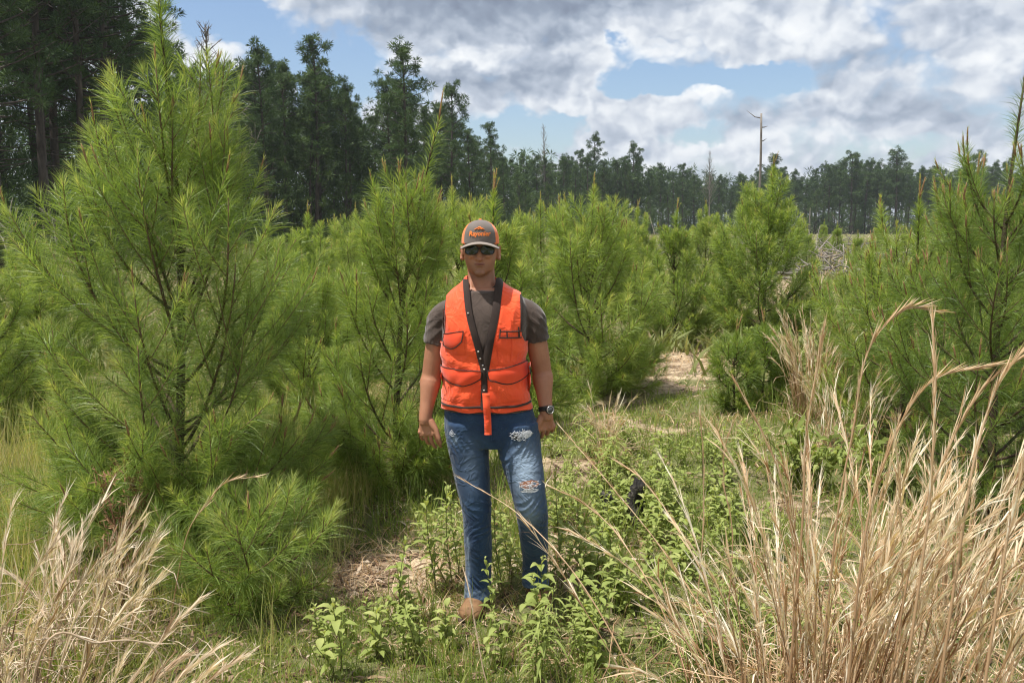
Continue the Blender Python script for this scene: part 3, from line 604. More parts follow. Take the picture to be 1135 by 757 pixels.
for k, (H, nl, lf_, wd, br, dr) in enumerate([(.48,20,.075,.32,0,.5), (.40,16,.085,.34,1,.6), (.30,16,.070,.32,2,.4), (.60,28,.075,.26,1,.5), (.24,12,.075,.36,2,.5), (.42,22,.062,.34,2,.4), (.44,44,.105,.10,2,.8)]):
    e = empty('leafy_weed', (0, 0, 0)); s1, l1 = weed(300+k, H, nl, lf_, wd, br, dr)
    s1.obj('stem', M['weedstem'], e); l1.obj('leaves', M['weed'], e, smooth=True); weeds.append(e)
wused = set()
def put_weed(k, x, y, s, lab, rz=None):
    src = weeds[k]; o = src if k not in wused else copy_tree(src); wused.add(k)
    o.location = (x, y, float(ground_h(x, y)) - .01); o.rotation_euler = (0, 0, rng.uniform(0, 6.28)); o.scale = (s, s, s)
    tag(o, lab, 'weed', 'leafy green weeds'); return o
def base(px, py):
    "ground point seen at a photo pixel (flat ground)"
    t = math.tan(PITCH + math.atan((py-CY)/F_PX)); y = CAM_H / t
    return at(px, py, y)[0] if False else (px-CX)/F_PX * y * math.cos(PITCH) * (1 + 0*t) / 1.0 * (math.sqrt(1+t*t)/math.sqrt(1+((py-CY)/F_PX)**2))/math.cos(PITCH), y
# single ones that stand out
for (px, py, k, s, lab) in [
  (546, 702, 0, .80, 'tall leafy weed in front of the man between his two boots'),
  (556, 668, 3, .92, 'slender leafy weed reaching up between the man legs'),
  (596, 690, 1, .90, 'leafy weed with broad drooping leaves in front of the boot on the right'),
  (612, 662, 5, .80, 'bushy leafy weed touching the outer side of the man right-hand jeans leg'),
  (483, 660, 3, .95, 'tall thin leafy weed just left of the man jeans beside the pine'),
  (445, 690, 0, .70, 'leafy weed at the edge of the shaded bare patch left of the man'),
  (492, 715, 4, .9, 'low leafy weed below the man left boot toe'),
  (640, 700, 1, .9, 'leafy weed right of the man boots before the brown litter patch'),
  (420, 730, 4, 1.0, 'low leafy weed in front of the shaded bare patch'),
  (500, 655, 3, 1.0, 'tall thin leafy weed brushing the outer side of the left jeans leg'),
  (622, 655, 3, 1.0, 'tall thin leafy weed standing right of the man lower jeans leg'),
  (566, 650, 5, .95, 'leafy weed behind and between the man lower jeans legs'),
  (508, 640, 3, .85, 'leafy weed standing behind the man jeans on the pine side')]:
    x, y = base(px, py); put_weed(k, x, y, s, lab)
r = np.random.default_rng(77); cnt = 0
regions = [((430, 520), (655, 757), 9, 'leafy green weed in the patch left of the man boots'),
           ((525, 680), (690, 757), 15, 'leafy green weed in the patch before the man boots'),
           ((610, 830), (505, 600), 80, 'leafy green weed of the bright patch around the black stump'),
           ((620, 860), (600, 700), 48, 'leafy green weed among the leaning dry stalks right of the man'),
           ((640, 1000), (690, 757), 12, 'leafy green weed at the foot of the tall dry grass'),
           ((330, 430), (690, 757), 5, 'leafy green weed below the lowest boughs of the big left pine')]
for (px0, px1), (py0, py1), n, lab in regions:
    for i in range(n):
        x, y = base(r.uniform(px0, px1), r.uniform(py0, py1))
        if ground_path_w(np.array(x), np.array(y)) > .8 and r.uniform() < .7: continue
        if abs(x+.03) < .30 and 3.55 < y < 4.2: continue
        if -.30 < x < -.06 and y > 3.15 and y < 4.0: continue
        put_weed(int(r.choice([1, 2, 4, 5, 0, 6], p=[.2, .27, .2, .15, .1, .08])), x, y, r.uniform(.45, .95), lab); cnt += 1
print('weeds', cnt)
# ------------------------------------------------------------------ tall dry grass
def drygrass(seed, n=60, H=1.2, spread=.25, lean=(0, 0), bend=.35, foot=.10, fluff=10, w=.0031, low=60, lowH=.35, tuft=1.0):
    """a clump of dead straw culms with sheathing leaves that fray out along the upper half"""
    r = np.random.default_rng(seed); mb = MB(); B0, B1, B2, W0, SD, TT = [], [], [], [], [], []
    for i in range(n):
        a = r.uniform(0, 6.28); b = np.array([math.cos(a), math.sin(a), 0])*foot*math.sqrt(r.uniform()); h = H*r.uniform(.62, 1.05)
        dv = np.array([math.cos(a), math.sin(a)])*spread*r.uniform(.2, 1.2) + np.array(lean) + r.normal(0, .06, 2); bd = bend*r.uniform(.1, 1.3)
        d = unit(np.array([dv[0]*.55, dv[1]*.55, 1.])); P = [b]; m = 14; out = np.append(unit(dv + 1e-6), 0)
        for k in range(m):
            f = k/m; d = unit(d + out*bd*.16*(f*1.6)**1.6 + np.array([0, 0, -1])*bd*.05*f + r.normal(0, .018, 3)); P.append(P[-1] + d*h/m)
        P = np.array(P); t0 = np.clip(r.normal(.45, .22), 0, 1)
        mb.tube(P, np.linspace(w*1.1, w*.35, m+1)*r.uniform(.7, 1.25), 4, tint=np.clip(t0 + np.linspace(-.22, .2, m+1), 0, 1))
        q = int(fluff*r.uniform(.6, 1.4))
        for j in range(q):
            f = r.uniform(.12, .98)**.75; x = f*m; k = min(int(x), m-1); p = P[k] + (P[k+1]-P[k])*(x-k); T = unit(P[k+1]-P[k])
            L = r.uniform(.08, .22)*(1.15-.45*f)*tuft; rv = unit(np.cross(T, r.normal(size=3))); op = r.uniform(.08, .38) + (.35 if r.uniform() < .12 else 0)
            B0.append(p); B1.append(p + T*L*.5 + rv*L*op*.35); B2.append(p + T*L*.95 + rv*L*op - [0, 0, L*r.uniform(0, .25)])
            W0.append(r.uniform(.0014, .0042)); SD.append(unit(np.cross(T, rv + .3*r.normal(size=3)))); TT.append(np.clip(t0 + .15 + r.normal(0, .27), 0, 1))
        q2 = int(fluff*2.6)                               # hair-fine frayed wisps on the seed part
        for j in range(q2):
            f = r.uniform(.62, 1.0); x = f*m; k = min(int(x), m-1); p = P[k] + (P[k+1]-P[k])*(x-k); T = unit(P[k+1]-P[k])
            L = r.uniform(.04, .10)*tuft; rv = unit(np.cross(T, r.normal(size=3))); op = r.uniform(.1, .5)
            B0.append(p); B1.append(p + T*L*.5 + rv*L*op*.4); B2.append(p + T*L + rv*L*op); W0.append(.0010); SD.append(unit(np.cross(T, rv))); TT.append(.85)
    for i in range(int(low*.5)):                          # broken and tangled stems lying through the clump
        a = r.uniform(0, 6.28); z0 = r.uniform(.05, .55)*lowH*2; c_ = np.array([r.normal(0, foot*1.2), r.normal(0, foot*1.2), z0]); d = unit(np.array([math.cos(a), math.sin(a), r.uniform(-.4, .7)])); L = r.uniform(.15, .5)
        P = c_ + d*np.linspace(-.5, .5, 6)[:, None]*L + r.normal(0, .008, (6, 3)) + np.array([0, 0, .05])*np.sin(np.linspace(0, PI, 6))[:, None]; P[:, 2] = np.maximum(P[:, 2], .01)
        mb.tube(P, np.linspace(w*.8, w*.3, 6), 4, tint=r.uniform(.1, .9))
    for i in range(low):                                  # curled leaves at the foot
        a = r.uniform(0, 6.28); b = np.array([math.cos(a), math.sin(a), 0])*foot*1.3*math.sqrt(r.uniform()); L = lowH*r.uniform(.4, 1.2)
        d = unit(np.array([math.cos(a)*r.uniform(.2, .9), math.sin(a)*r.uniform(.2, .9), 1.])); o_ = np.array([math.cos(a), math.sin(a), -.6])
        B0.append(b); B1.append(b + d*L*.6); B2.append(b + d*L + o_*L*r.uniform(.1, .5)); W0.append(r.uniform(.0012, .0026)); SD.append(unit(np.cross(d, r.normal(size=3)))); TT.append(r.uniform(.1, .8))
    mb.blades(np.array(B0), np.array(B1), np.array(B2), np.array(W0), np.array(W0)*.85, np.array(SD), np.array(TT))
    return mb
def put_dry(mb, x, y, lab, mat='straw', cat='dry grass', grp='tall dry grass clumps', name='dry_grass_clump'):
    o = mb.obj(name, M[mat]); o.location = (x, y, float(ground_h(x, y)) - .01); return tag(o, lab, cat, grp)
X = gx_at
put_dry(drygrass(1, 58, 1.22, .26, (.06, 0), .30, .14, 16), X(935, 2.55), 2.55, 'dense upright clump of tall tan dry grass, thickest of those at the right')
put_dry(drygrass(2, 26, 1.28, .30, (.22, 0), .42, .13, 16), X(1040, 2.45), 2.45, 'tall dry grass clump at the right whose stalks lean over towards the right edge')
put_dry(drygrass(3, 13, 1.08, .26, (-.14, .02), .40, .12, 14), X(868, 2.5), 2.5, 'thinner dry grass clump left of the dense one, stalks leaning left')
put_dry(drygrass(4, 9, 1.0, .40, (-.50, .1), .55, .13, 13), X(800, 2.6), 2.6, 'sparse dry grass clump whose stalks sprawl left towards the man')
put_dry(drygrass(5, 40, .80, .55, (.0, 0), .5, .18, 12, low=120), X(1115, 2.75), 2.75, 'short frayed dry grass clump in the bottom right corner')
put_dry(drygrass(6, 26, .62, .6, (.0, 0), .6, .2, 10, low=140), X(985, 3.0), 3.0, 'low tangled dry grass clump under the dense tall one')
put_dry(drygrass(7, 20, .50, .6, (-.2, 0), .7, .2, 9, low=70), X(885, 3.0), 3.0, 'low tangled dry grass clump left of the tall ones')
put_dry(drygrass(8, 40, .90, .35, (.1, 0), .4, .16, 10), X(1100, 3.6), 3.6, 'dry grass clump before the foot of the right edge pine')
put_dry(drygrass(9, 70, 1.02, .30, (-.10, 0), .35, .16, 9, w=.0030), X(905, 7.6), 7.6, 'upright dry grass clump farther off, left of the brown tipped pine')
put_dry(drygrass(10, 30, .85, .30, (.1, 0), .35, .2, 8, w=.0030), X(945, 6.3), 6.3, 'thin dry grass clump between the near clumps and the far upright one')
put_dry(drygrass(11, 16, .60, .22, (0, 0), .35, .08, 6, w=.0028), X(676, 6.0), 6.0, 'few dead upright stalks at the track edge right of the man hand', name='dead_stalks')
# left corner: greyed feathery plumes arching to the right
put_dry(drygrass(21, 20, .80, .20, (.70, .06), .55, .10, 40, w=.0034, tuft=.8), X(0, 2.0), 2.0, 'greyed feathery dry grass in the bottom left corner arching to the right', 'strawgrey')
put_dry(drygrass(22, 11, .60, .18, (.85, .05), .45, .08, 44, w=.0034, tuft=.8), X(90, 2.05), 2.05, 'greyed dry grass plumes leaning right below the big left pine', 'strawgrey')
put_dry(drygrass(23, 24, .84, .35, (.25, 0), .5, .16, 18, low=100), X(-10, 2.7), 2.7, 'pinkish dry grass clump at the left edge behind the arching one', 'strawgrey')
put_dry(drygrass(24, 26, .60, .45, (.1, 0), .6, .18, 14, low=100), X(60, 3.2), 3.2, 'short dry grass clump between the left edge and the big pine', 'strawgrey')
# single stalks that cross the view
def stalk(pts, lab, w=.0028, seed=0, fl=60, mat='straw', tuft=1.0):
    r = np.random.default_rng(seed); mb = MB(); P = smooth_path(pts, 36); m = len(P)-1; o = P[0].copy()
    P = P - o; mb.tube(P, np.linspace(w*1.15, w*.3, m+1), 5, tint=np.linspace(.15, .75, m+1))
    f = r.uniform(.15, 1, fl)**.6; x = f*m; k = np.minimum(x.astype(int), m-1); p = P[k] + (P[k+1]-P[k])*(x-k)[:, None]; T = unit(P[k+1]-P[k])
    rv = unit(np.cross(T, r.normal(size=(fl, 3)))); L = r.uniform(.04, .15, fl)*(1.15-.6*f)*tuft; op = r.uniform(.03, .22, fl)
    mb.blades(p, p + T*(L*.5)[:, None] + rv*(L*op*.3)[:, None], p + T*L[:, None] + rv*(L*op)[:, None], r.uniform(.0008, .0022, fl), .0014, unit(np.cross(T, rv)), np.clip(.5+.2*r.normal(size=fl), 0, 1))
    e = mb.obj('dry_stalk', M[mat]); e.location = o; return tag(e, lab, 'dry grass', 'single dry stalks')
g0 = lambda px, y: np.array([X(px, y), y, 0.])
stalk([g0(735, 2.75), at(700, 745, 2.85), at(640, 640, 3.0), at(575, 570, 3.2), at(512, 531, 3.35)], 'long dry stalk crossing low before the man knees', .0034, 1, 40)
stalk([g0(860, 2.7), at(790, 700, 2.8), at(735, 610, 3.0), at(670, 530, 3.15), at(622, 474, 3.3)], 'long dry stalk leaning left with its tip beside the man watch', .0032, 2, 60)
stalk([g0(860, 2.8), at(800, 660, 2.9), at(755, 590, 3.0), at(715, 535, 3.1), at(684, 511, 3.2)], 'dry stalk leaning left with its tip above the black stump', .0034, 3, 80)
stalk([g0(800, 2.7), at(740, 690, 2.8), at(690, 600, 3.0), at(650, 560, 3.1), at(612, 540, 3.2)], 'dry stalk arching left to the man knee', .0026, 4, 60)
stalk([g0(780, 3.3), at(777, 620, 3.3), at(780, 560, 3.32), at(779, 500, 3.3), at(776, 462, 3.3)], 'upright frayed dry stalk, left one of the pair before the bright weeds', .0030, 5, 70)
stalk([g0(818, 3.3), at(812, 600, 3.3), at(803, 540, 3.32), at(803, 500, 3.3), at(812, 470, 3.28)], 'upright frayed dry stalk, right one of the pair before the bright weeds', .0028, 6, 60)
stalk([g0(900, 2.5), at(880, 640, 2.5), at(868, 540, 2.5), at(845, 480, 2.52), at(818, 428, 2.55)], 'dry stalk standing left of the dense clump with a bent frayed tip', .0032, 7, 90)
stalk([g0(560, 2.95), at(540, 757, 2.95), at(528, 700, 3.0), at(520, 655, 3.05), at(514, 632, 3.1)], 'frayed grey stalk in front of the man left boot', .0030, 8, 60, 'strawgrey', .6)
stalk([g0(930, 2.3), at(925, 600, 2.3), at(945, 480, 2.3), at(962, 390, 2.3), at(1000, 345, 2.3), at(1035, 344, 2.3)], 'tallest dry stalk of the right, its tip nodding over to the right', .0032, 9, 120)
stalk([g0(1000, 2.2), at(1010, 620, 2.2), at(1050, 500, 2.2), at(1090, 430, 2.2), at(1140, 390, 2.2)], 'long dry stalk bowing out over the right edge', .0032, 10, 120)
stalk([g0(1060, 2.1), at(1065, 600, 2.1), at(1085, 490, 2.1), at(1110, 420, 2.1), at(1150, 372, 2.12)], 'thick dry stalk rising and bending out at the right edge', .0042, 13, 170)
stalk([g0(960, 2.2), at(955, 620, 2.2), at(985, 500, 2.22), at(1030, 425, 2.22), at(1095, 405, 2.2)], 'thick dry stalk arching right above the dense clump', .0040, 14, 170)
stalk([g0(890, 2.35), at(888, 600, 2.35), at(893, 490, 2.35), at(905, 410, 2.36), at(912, 372, 2.36)], 'straight thick dry stalk at the left side of the dense clump', .0040, 15, 150)
stalk([g0(1010, 2.0), at(1020, 640, 2.0), at(1032, 530, 2.0), at(1036, 440, 2.02), at(1034, 365, 2.05)], 'thick upright dry stalk in the middle of the right clumps', .0040, 16, 170)
stalk([g0(1110, 2.0), at(1108, 650, 2.0), at(1118, 590, 2.0), at(1128, 545, 2.0), at(1132, 520, 2.0)], 'short thick pale stalk in the bottom right corner', .0040, 17, 120)
stalk([g0(160, 3.4), at(205, 600, 3.4), at(228, 560, 3.4), at(250, 535, 3.4), at(283, 528, 3.4)], 'thin dry stalk with a nodding tip before the big left pine', .0024, 11, 40)
stalk([g0(-80, 1.7), at(40, 740, 1.75), at(110, 712, 1.8), at(170, 718, 1.85), at(190, 780, 1.9)], 'thick bent dry stalk arching down in the bottom left corner', .0034, 12, 30, 'strawgrey')
# brown dead weeds under the big left pine
def dead_weed(seed, H, n=70):
    r = np.random.default_rng(seed); mb = MB(); z = np.linspace(0, 1, 6); P = np.stack([.03*np.sin(z*4), 0*z, z*H], 1); mb.tube(P, np.linspace(.007, .002, 6), 5, tint=.6)
    for i in range(n):
        t = r.uniform(.1, .95); a = r.uniform(0, 6.28); L = r.uniform(.08, .25)*(1.1-t*.7); p = np.array([.03*math.sin(t*4), 0, t*H]); d = unit(np.array([math.cos(a), math.sin(a), 1.6]))
        mb.tube(p + d*np.linspace(0, L, 3)[:, None] + r.normal(0, .006, (3, 3)), [.0016, .0012, .0006], 3, tint=r.uniform(.1, .8))
        k = 5; Q = p + d*L*r.uniform(.4, 1, k)[:, None]; D = unit(r.normal(size=(k, 3)) + [0, 0, .3]); l = r.uniform(.015, .04, k)[:, None]
        mb.blades(Q, Q+D*l*.5, Q+D*l, .002, .003, unit(np.cross(D, r.normal(size=(k, 3)))), r.uniform(.1, .9, k))
    return mb
o = dead_weed(1, .75).obj('dead_weed', M['deadweed']); x_, y_ = X(106, 3.5), 3.5; o.location = (x_, y_, 0); tag(o, 'reddish brown dead weed standing before the left part of the big pine', 'dead weed', 'dead brown weeds')
o = dead_weed(2, .60, 90).obj('dead_weed', M['deadweed']); o.location = (X(138, 3.9), 3.9, 0); tag(o, 'shorter bushy dead weed nearer the big pine trunk', 'dead weed', 'dead brown weeds')
# charred stump
mb = MB(); r = np.random.default_rng(3)
z = np.linspace(0, 1, 9); a = np.linspace(0, 2*PI, 15)[:-1]
def rough_post(mb, base_, H, r0, lean, seed):
    r = np.random.default_rng(seed); V = []
    for i, zz in enumerate(z):
        for j, aa in enumerate(a):
            rr = r0*(1 - .45*zz)*(1 + .22*math.sin(aa*3+seed+zz*2) + r.normal(0, .13)); top = (r.uniform(-.22, .12)*H if i == 8 else 0)
            V.append([base_[0] + math.cos(aa)*rr + lean[0]*zz, base_[1] + math.sin(aa)*rr + lean[1]*zz, zz*H + top])
    n = len(a); q = [[i*n+j, i*n+(j+1) % n, (i+1)*n+(j+1) % n, (i+1)*n+j] for i in range(8) for j in range(n)]
    V.append([base_[0]+lean[0], base_[1]+lean[1], H*.93]); t = [[8*n+j, 8*n+(j+1) % n, len(V)-1] for j in range(n)]
    mb.add(V, t, q)
rough_post(mb, (0, 0), .30, .070, (.05, 0), 1); rough_post(mb, (-.07, .02), .22, .06, (-.07, 0), 2); rough_post(mb, (.02, -.05), .15, .07, (.02, -.02), 5); rough_post(mb, (.03, .03), .29, .045, (.03, .02), 8)
x_, y_ = base(697, 582); o = mb.obj('charred_stump', M['char']); o.location = (x_, y_, -.02); tag(o, 'jagged black charred stump among the bright green weeds', 'tree stump')
M['deadbrush'] = plain_mat('reddish_brush', [(.3, (.16,.11,.09)), (.7, (.34,.26,.21))], .95, 8, 5, .5, .02)
# brush piles and felled branches out in the field
def brush(seed, W, H, n):
    r = np.random.default_rng(seed); mb = MB()
    for i in range(n):
        c = np.array([r.normal(0, W*.4), r.normal(0, W*.3), H*r.uniform(.02, .5)]); d = unit(np.array([r.normal(), r.normal()*.6, r.uniform(-.1, .8)])); L = r.uniform(.6, 2.0)*W*.35
        P = c + d*np.linspace(-.5*L, .5*L, 5)[:, None] + r.normal(0, .05, (5, 3)); P[:, 2] = np.maximum(P[:, 2], .02)
        mb.tube(P, np.linspace(.045, .012, 5)*r.uniform(.4, 1.5), 5)
    return mb
for (px, y, W, H, lab, mt) in [(880, 60, 9, 1.2, 'long low brush heap of bare branches in front of the right tree line', 'dead_bark'), (925, 52, 7, 1.5, 'grey brush heap half way to the right tree line with a few upturned limbs', 'dead_bark'), (905, 27, 2.4, .9, 'pale brush pile in the open field right of the tallest dense pine', 'dead_bark'), (958, 34, 4.5, 1.2, 'wide grey brush pile of felled branches below the right tree line', 'dead_bark'),
      (925, 19, 1.2, .35, 'dark charred log pieces lying in the open field', 'char'), (890, 40, 3, 1.3, 'far brush pile with upturned pale branches', 'dead_bark'), (745, 45, 5, 1.6, 'brush heap glimpsed between the track pines', 'dead_bark'), (620, 40, 5, 1.5, 'brush heap glimpsed above the wide pine past the man', 'dead_bark')]:
    o = brush(int(px), W, H, 60).obj('brush_pile', M[mt]); o.location = (X(px, y), y, float(ground_h(X(px, y), y))); tag(o, lab, 'brush pile', 'brush piles in the field')
# leafy green shrubs at the edge of the dry grass on the right
def bush(seed, H, W, n, leaf):
    r = np.random.default_rng(seed); st, lv = MB(), MB()
    for i in range(n):
        a = r.uniform(0, 6.28); h = H*r.uniform(.5, 1.05); rad = W*r.uniform(.1, 1); m = 7; z = np.linspace(0, 1, m)
        P = np.stack([math.cos(a)*rad*z**1.2, math.sin(a)*rad*z**1.2, h*z], 1); st.tube(P, np.linspace(.004, .0015, m), 4, tint=.3)
        k = 26; f = r.uniform(.2, 1, k); Q = np.stack([np.interp(f, z, P[:, j]) for j in range(3)], 1); D = unit(r.normal(size=(k, 3)) + [0, 0, .6]); L = leaf*r.uniform(.6, 1.2, k)
        lv.blades(Q, Q + D*(L*.5)[:, None], Q + D*L[:, None] - np.array([0, 0, .3])*L[:, None], L*.03, L*.14, unit(np.cross(D, r.normal(size=(k, 3)))), np.clip(.35+.15*r.normal(size=k), 0, 1))
    return st, lv
for (px, y, H, W, lab) in [(872, 8.6, .72, .45, 'dark green leafy shrub behind the pair of pine seedlings'), (900, 5.6, .45, .4, 'low leafy shrub behind the sparse dry grass clump'), (1000, 5.4, .5, .45, 'leafy shrub at the foot of the brown tipped young pine'), (930, 10.5, .8, .7, 'pale green shrub in the field behind the far upright dry grass')]:
    e = empty('leafy_shrub', (X(px, y), y, float(ground_h(X(px, y), y)))); s1, l1 = bush(int(px), H, W, 34, .10)
    s1.obj('stem', M['weedstem'], e); l1.obj('leaves', M['weed'], e); tag(e, lab, 'shrub', 'leafy shrubs')
# small far pines scattered over the open field on the right
for px, y, s, rz, lab in [(892, 33, .8, 1.0, 'small far young pine in the open field just right of the tallest dense pine'), (925, 42, .9, 2.0, 'small far young pine in front of the half way brush heap'),
      (948, 30, .7, 3.0, 'small far young pine above the short pine at the right'), (970, 48, .9, 4.0, 'small far young pine at the foot of the right tree line high trio'), (910, 60, 1.0, 5.0, 'farthest small young pine at the foot of the right tree line'), (1000, 36, .8, .5, 'small far young pine between the brown tipped shoots')]:
    again(pD, px, y, s, rz, lab)
# ------------------------------------------------------------------ the man
from mathutils.bvhtree import BVHTree
MY = 3.72
SCL = MY / F_PX
def mp(px, py, dy=0.0): return at(px, py, MY + dy)
GZ = float(ground_h(-.17, 3.66))
zr = lambda py: mp(0, py)[2]
def hloft(mb, C, rx, rf, rb=None, n=40, p=2.2, tint=.5):
    "horizontal rings: centres C, half widths rx, depth to the front rf and to the back rb"
    C = np.asarray(C, float); rx = np.asarray(rx, float); rf = np.asarray(rf, float); rb = rf if rb is None else np.asarray(rb, float)
    a = np.arange(n)*2*PI/n; c = np.sign(np.cos(a))*np.abs(np.cos(a))**(2/p); s = np.sign(np.sin(a))*np.abs(np.sin(a))**(2/p)
    ry = np.where(s[None, :] < 0, rf[:, None], rb[:, None])
    V = np.stack([C[:, 0:1] + c[None]*rx[:, None], C[:, 1:2] + s[None]*ry, np.broadcast_to(C[:, 2:3], (len(C), n))], -1).reshape(-1, 3)
    m = len(C); i = np.arange(m-1)[:, None]*n; j = np.arange(n)[None]; j2 = (j+1) % n
    Q = np.stack([i+j, i+j2, i+n+j2, i+n+j], -1).reshape(-1, 4)
    V = np.vstack([V, C[0], C[-1]]); jj = np.arange(n)
    T = np.vstack([np.stack([jj*0+m*n, (jj+1) % n, jj], 1), np.stack([jj*0+m*n+1, (m-1)*n+jj, (m-1)*n+(jj+1) % n], 1)])
    mb.add(V, T, Q, tint)
def spline(keys, n):
    "keys: rows (t, values...) sorted by t -> smooth interpolation"
    K = np.asarray(keys, float); t = np.linspace(K[0, 0], K[-1, 0], n)
    d = np.gradient(K[:, 1:], K[:, 0], axis=0); out = np.zeros((n, K.shape[1]-1))
    for q in range(n):
        k = min(np.searchsorted(K[:, 0], t[q], 'right')-1, len(K)-2); h = K[k+1, 0]-K[k, 0]; s = (t[q]-K[k, 0])/h
        out[q] = (2*s**3-3*s*s+1)*K[k, 1:] + (s**3-2*s*s+s)*h*d[k] + (-2*s**3+3*s*s)*K[k+1, 1:] + (s**3-s*s)*h*d[k+1]
    return t, out
def ball(mb, c, r, n=14):
    u = np.linspace(-PI/2, PI/2, n)[1:-1]; r = np.broadcast_to(r, (3,))
    hloft(mb, [[c[0], c[1], c[2]+math.sin(t)*r[2]] for t in u], [math.cos(t)*r[0] for t in u], [math.cos(t)*r[1] for t in u], n=18, p=2)
def fuse(mb, name, voxel, mat, parent=None, smooth_it=4, disp=None, attrs=None):
    "union of the closed shapes as one continuous skin"
    f = [np.concatenate(k) for k in (mb.T, mb.Q) if k]
    tmp = mesh_obj('tmp', np.concatenate(mb.V), f, M['grass'])
    md = tmp.modifiers.new('r', 'REMESH'); md.mode = 'VOXEL'; md.voxel_size = voxel; md.adaptivity = 0
    sm_ = tmp.modifiers.new('s', 'SMOOTH'); sm_.factor = .5; sm_.iterations = smooth_it
    dg = bpy.context.evaluated_depsgraph_get(); me = bpy.data.meshes.new_from_object(tmp.evaluated_get(dg))
    n = len(me.vertices); V = np.empty(n*3, np.float32); me.vertices.foreach_get('co', V); V = V.reshape(-1, 3).astype(float)
    N = np.empty(n*3, np.float32); me.vertices.foreach_get('normal', N); N = N.reshape(-1, 3).astype(float)
    Q = np.array([list(p.vertices) for p in me.polygons if len(p.vertices) == 4], np.int32)
    bpy.data.objects.remove(tmp, do_unlink=True); bpy.data.meshes.remove(me)
    if disp is not None: V = V + N*disp(V, N)[:, None]
    if mat is None: return V, N, Q
    at_ = attrs(V, N) if attrs else None
    return mesh_obj(name, V, [Q], mat, parent, at_, smooth=True)
def wrinkle(V, seed, amp, sx, sz):
    "smooth pseudo random folds"
    r = np.random.default_rng(seed); o = 0
    for k in range(7):
        w1, w2, w3 = r.normal(size=3); o = o + np.sin(V[:, 0]*sx*w1*1.3 + V[:, 2]*sz*(1+.4*w2) + V[:, 1]*sx*w3 + r.uniform(0, 6.28) + 1.6*np.sin(V[:, 0]*sx*.7+k))*r.uniform(.5, 1)
    return amp*o/3.2
def cloth_mat(name, col, col2, rough=.85, weave=900, wamt=.15, nscale=9, sheen=.2, bumps=.15, extra=None, crease=0):
    m, nt, b = new_mat(name); tc = nt.nodes.new('ShaderNodeTexCoord').outputs['Object']
    n1_ = noise(nt, nscale, 5, .6, tc); n2_ = noise(nt, weave, 2, .6, tc)
    t = mth(nt, 'ADD', mth(nt, 'MULTIPLY', n1_.outputs[0], 1-wamt), mth(nt, 'MULTIPLY', n2_.outputs[0], wamt))
    c = ramp(nt, [(.35, col), (.65, col2)], t).outputs[0]
    if extra: c = extra(nt, c, tc)
    nt.links.new(c, b.inputs['Base Color']); b.inputs['Roughness'].default_value = rough; b.inputs['Specular IOR Level'].default_value = .2
    b.inputs['Sheen Weight'].default_value = sheen
    if crease:
        c1 = noise(nt, crease, 3, .5, tc, 1.6); rid = mth(nt, 'ABSOLUTE', mth(nt, 'SUBTRACT', c1.outputs[0], .5)); t = mth(nt, 'ADD', mth(nt, 'MULTIPLY', t, .25), mth(nt, 'MULTIPLY', mth(nt, 'MINIMUM', rid, .10), -7))
    bump(nt, b, t, bumps*(3 if crease else 1), .004 if not crease else .008); return m
M['skin'] = cloth_mat('skin', (.33, .145, .082), (.41, .195, .115), .55, 600, .2, 14, 0, .05)
_nt = M['skin'].node_tree; _b = _nt.nodes['Principled BSDF']; _l = _b.inputs['Base Color'].links[0].from_socket   # short beard stubble on jaw and lip
_g = _nt.nodes.new('ShaderNodeTexCoord').outputs['Object']; _n = noise(_nt, 520, 2, .6, _g)
_nt.links.new(mixc(_nt, mth(_nt, 'MULTIPLY', attr(_nt, 'stubble'), mth(_nt, 'MULTIPLY_ADD', _n.outputs[0], 1.4, -.15, True)), _l, (.12, .06, .04)), _b.inputs['Base Color'])
M['skin'].node_tree.nodes['Principled BSDF'].inputs['Subsurface Weight'].default_value = .06
M['skin'].node_tree.nodes['Principled BSDF'].inputs['Subsurface Radius'].default_value = (.012, .004, .002)
M['skin'].node_tree.nodes['Principled BSDF'].inputs['Specular IOR Level'].default_value = .4
M['orange'] = cloth_mat('orange_nylon', (.80, .070, .020), (.93, .11, .030), .6, 500, .2, 7, .3, .12, crease=9)
M['orange_deep'] = cloth_mat('orange_nylon_flap', (.74, .058, .018), (.88, .09, .027), .6, 500, .2, 7, .3, .12)
M['binding'] = cloth_mat('dark_binding', (.022, .014, .012), (.045, .028, .022), .8, 700, .3, 12, .2, .1)
M['shirt'] = cloth_mat('shirt_cotton', (.055, .039, .032), (.088, .064, .053), .95, 900, .25, 10, .3, .1, crease=7)
def _den(nt, c, tc):
    c = mixc(nt, mth(nt, 'MULTIPLY', attr(nt, 'fade'), 1, clamp=True), c, (.30, .39, .50))
    return mixc(nt, mth(nt, 'MULTIPLY', attr(nt, 'rip'), 1, clamp=True), c, (.62, .60, .60))
M['denim'] = cloth_mat('denim', (.013, .030, .072), (.030, .064, .125), .9, 1100, .35, 12, .15, .15, _den, crease=10)
M['denim_white'] = plain_mat('frayed_threads', [(.3, (.45,.48,.53)), (.7, (.80,.80,.80))], .95, 160, 4, .6, .004)
M['boot'] = plain_mat('boot_leather', [(.3, (.13,.068,.032)), (.7, (.25,.14,.07))], .75, 30, 5, .4, .004)
M['sole'] = plain_mat('boot_sole', [(.3, (.03,.022,.018)), (.7, (.07,.05,.04))], .8, 40, 3, .2, .004)
M['cap_grey'] = cloth_mat('cap_twill', (.115, .095, .085), (.15, .125, .11), .9, 900, .3, 20, .2, .1)
M['cap_orange'] = cloth_mat('cap_mesh', (.80, .16, .03), (.95, .23, .05), .7, 700, .5, 20, .2, .4)
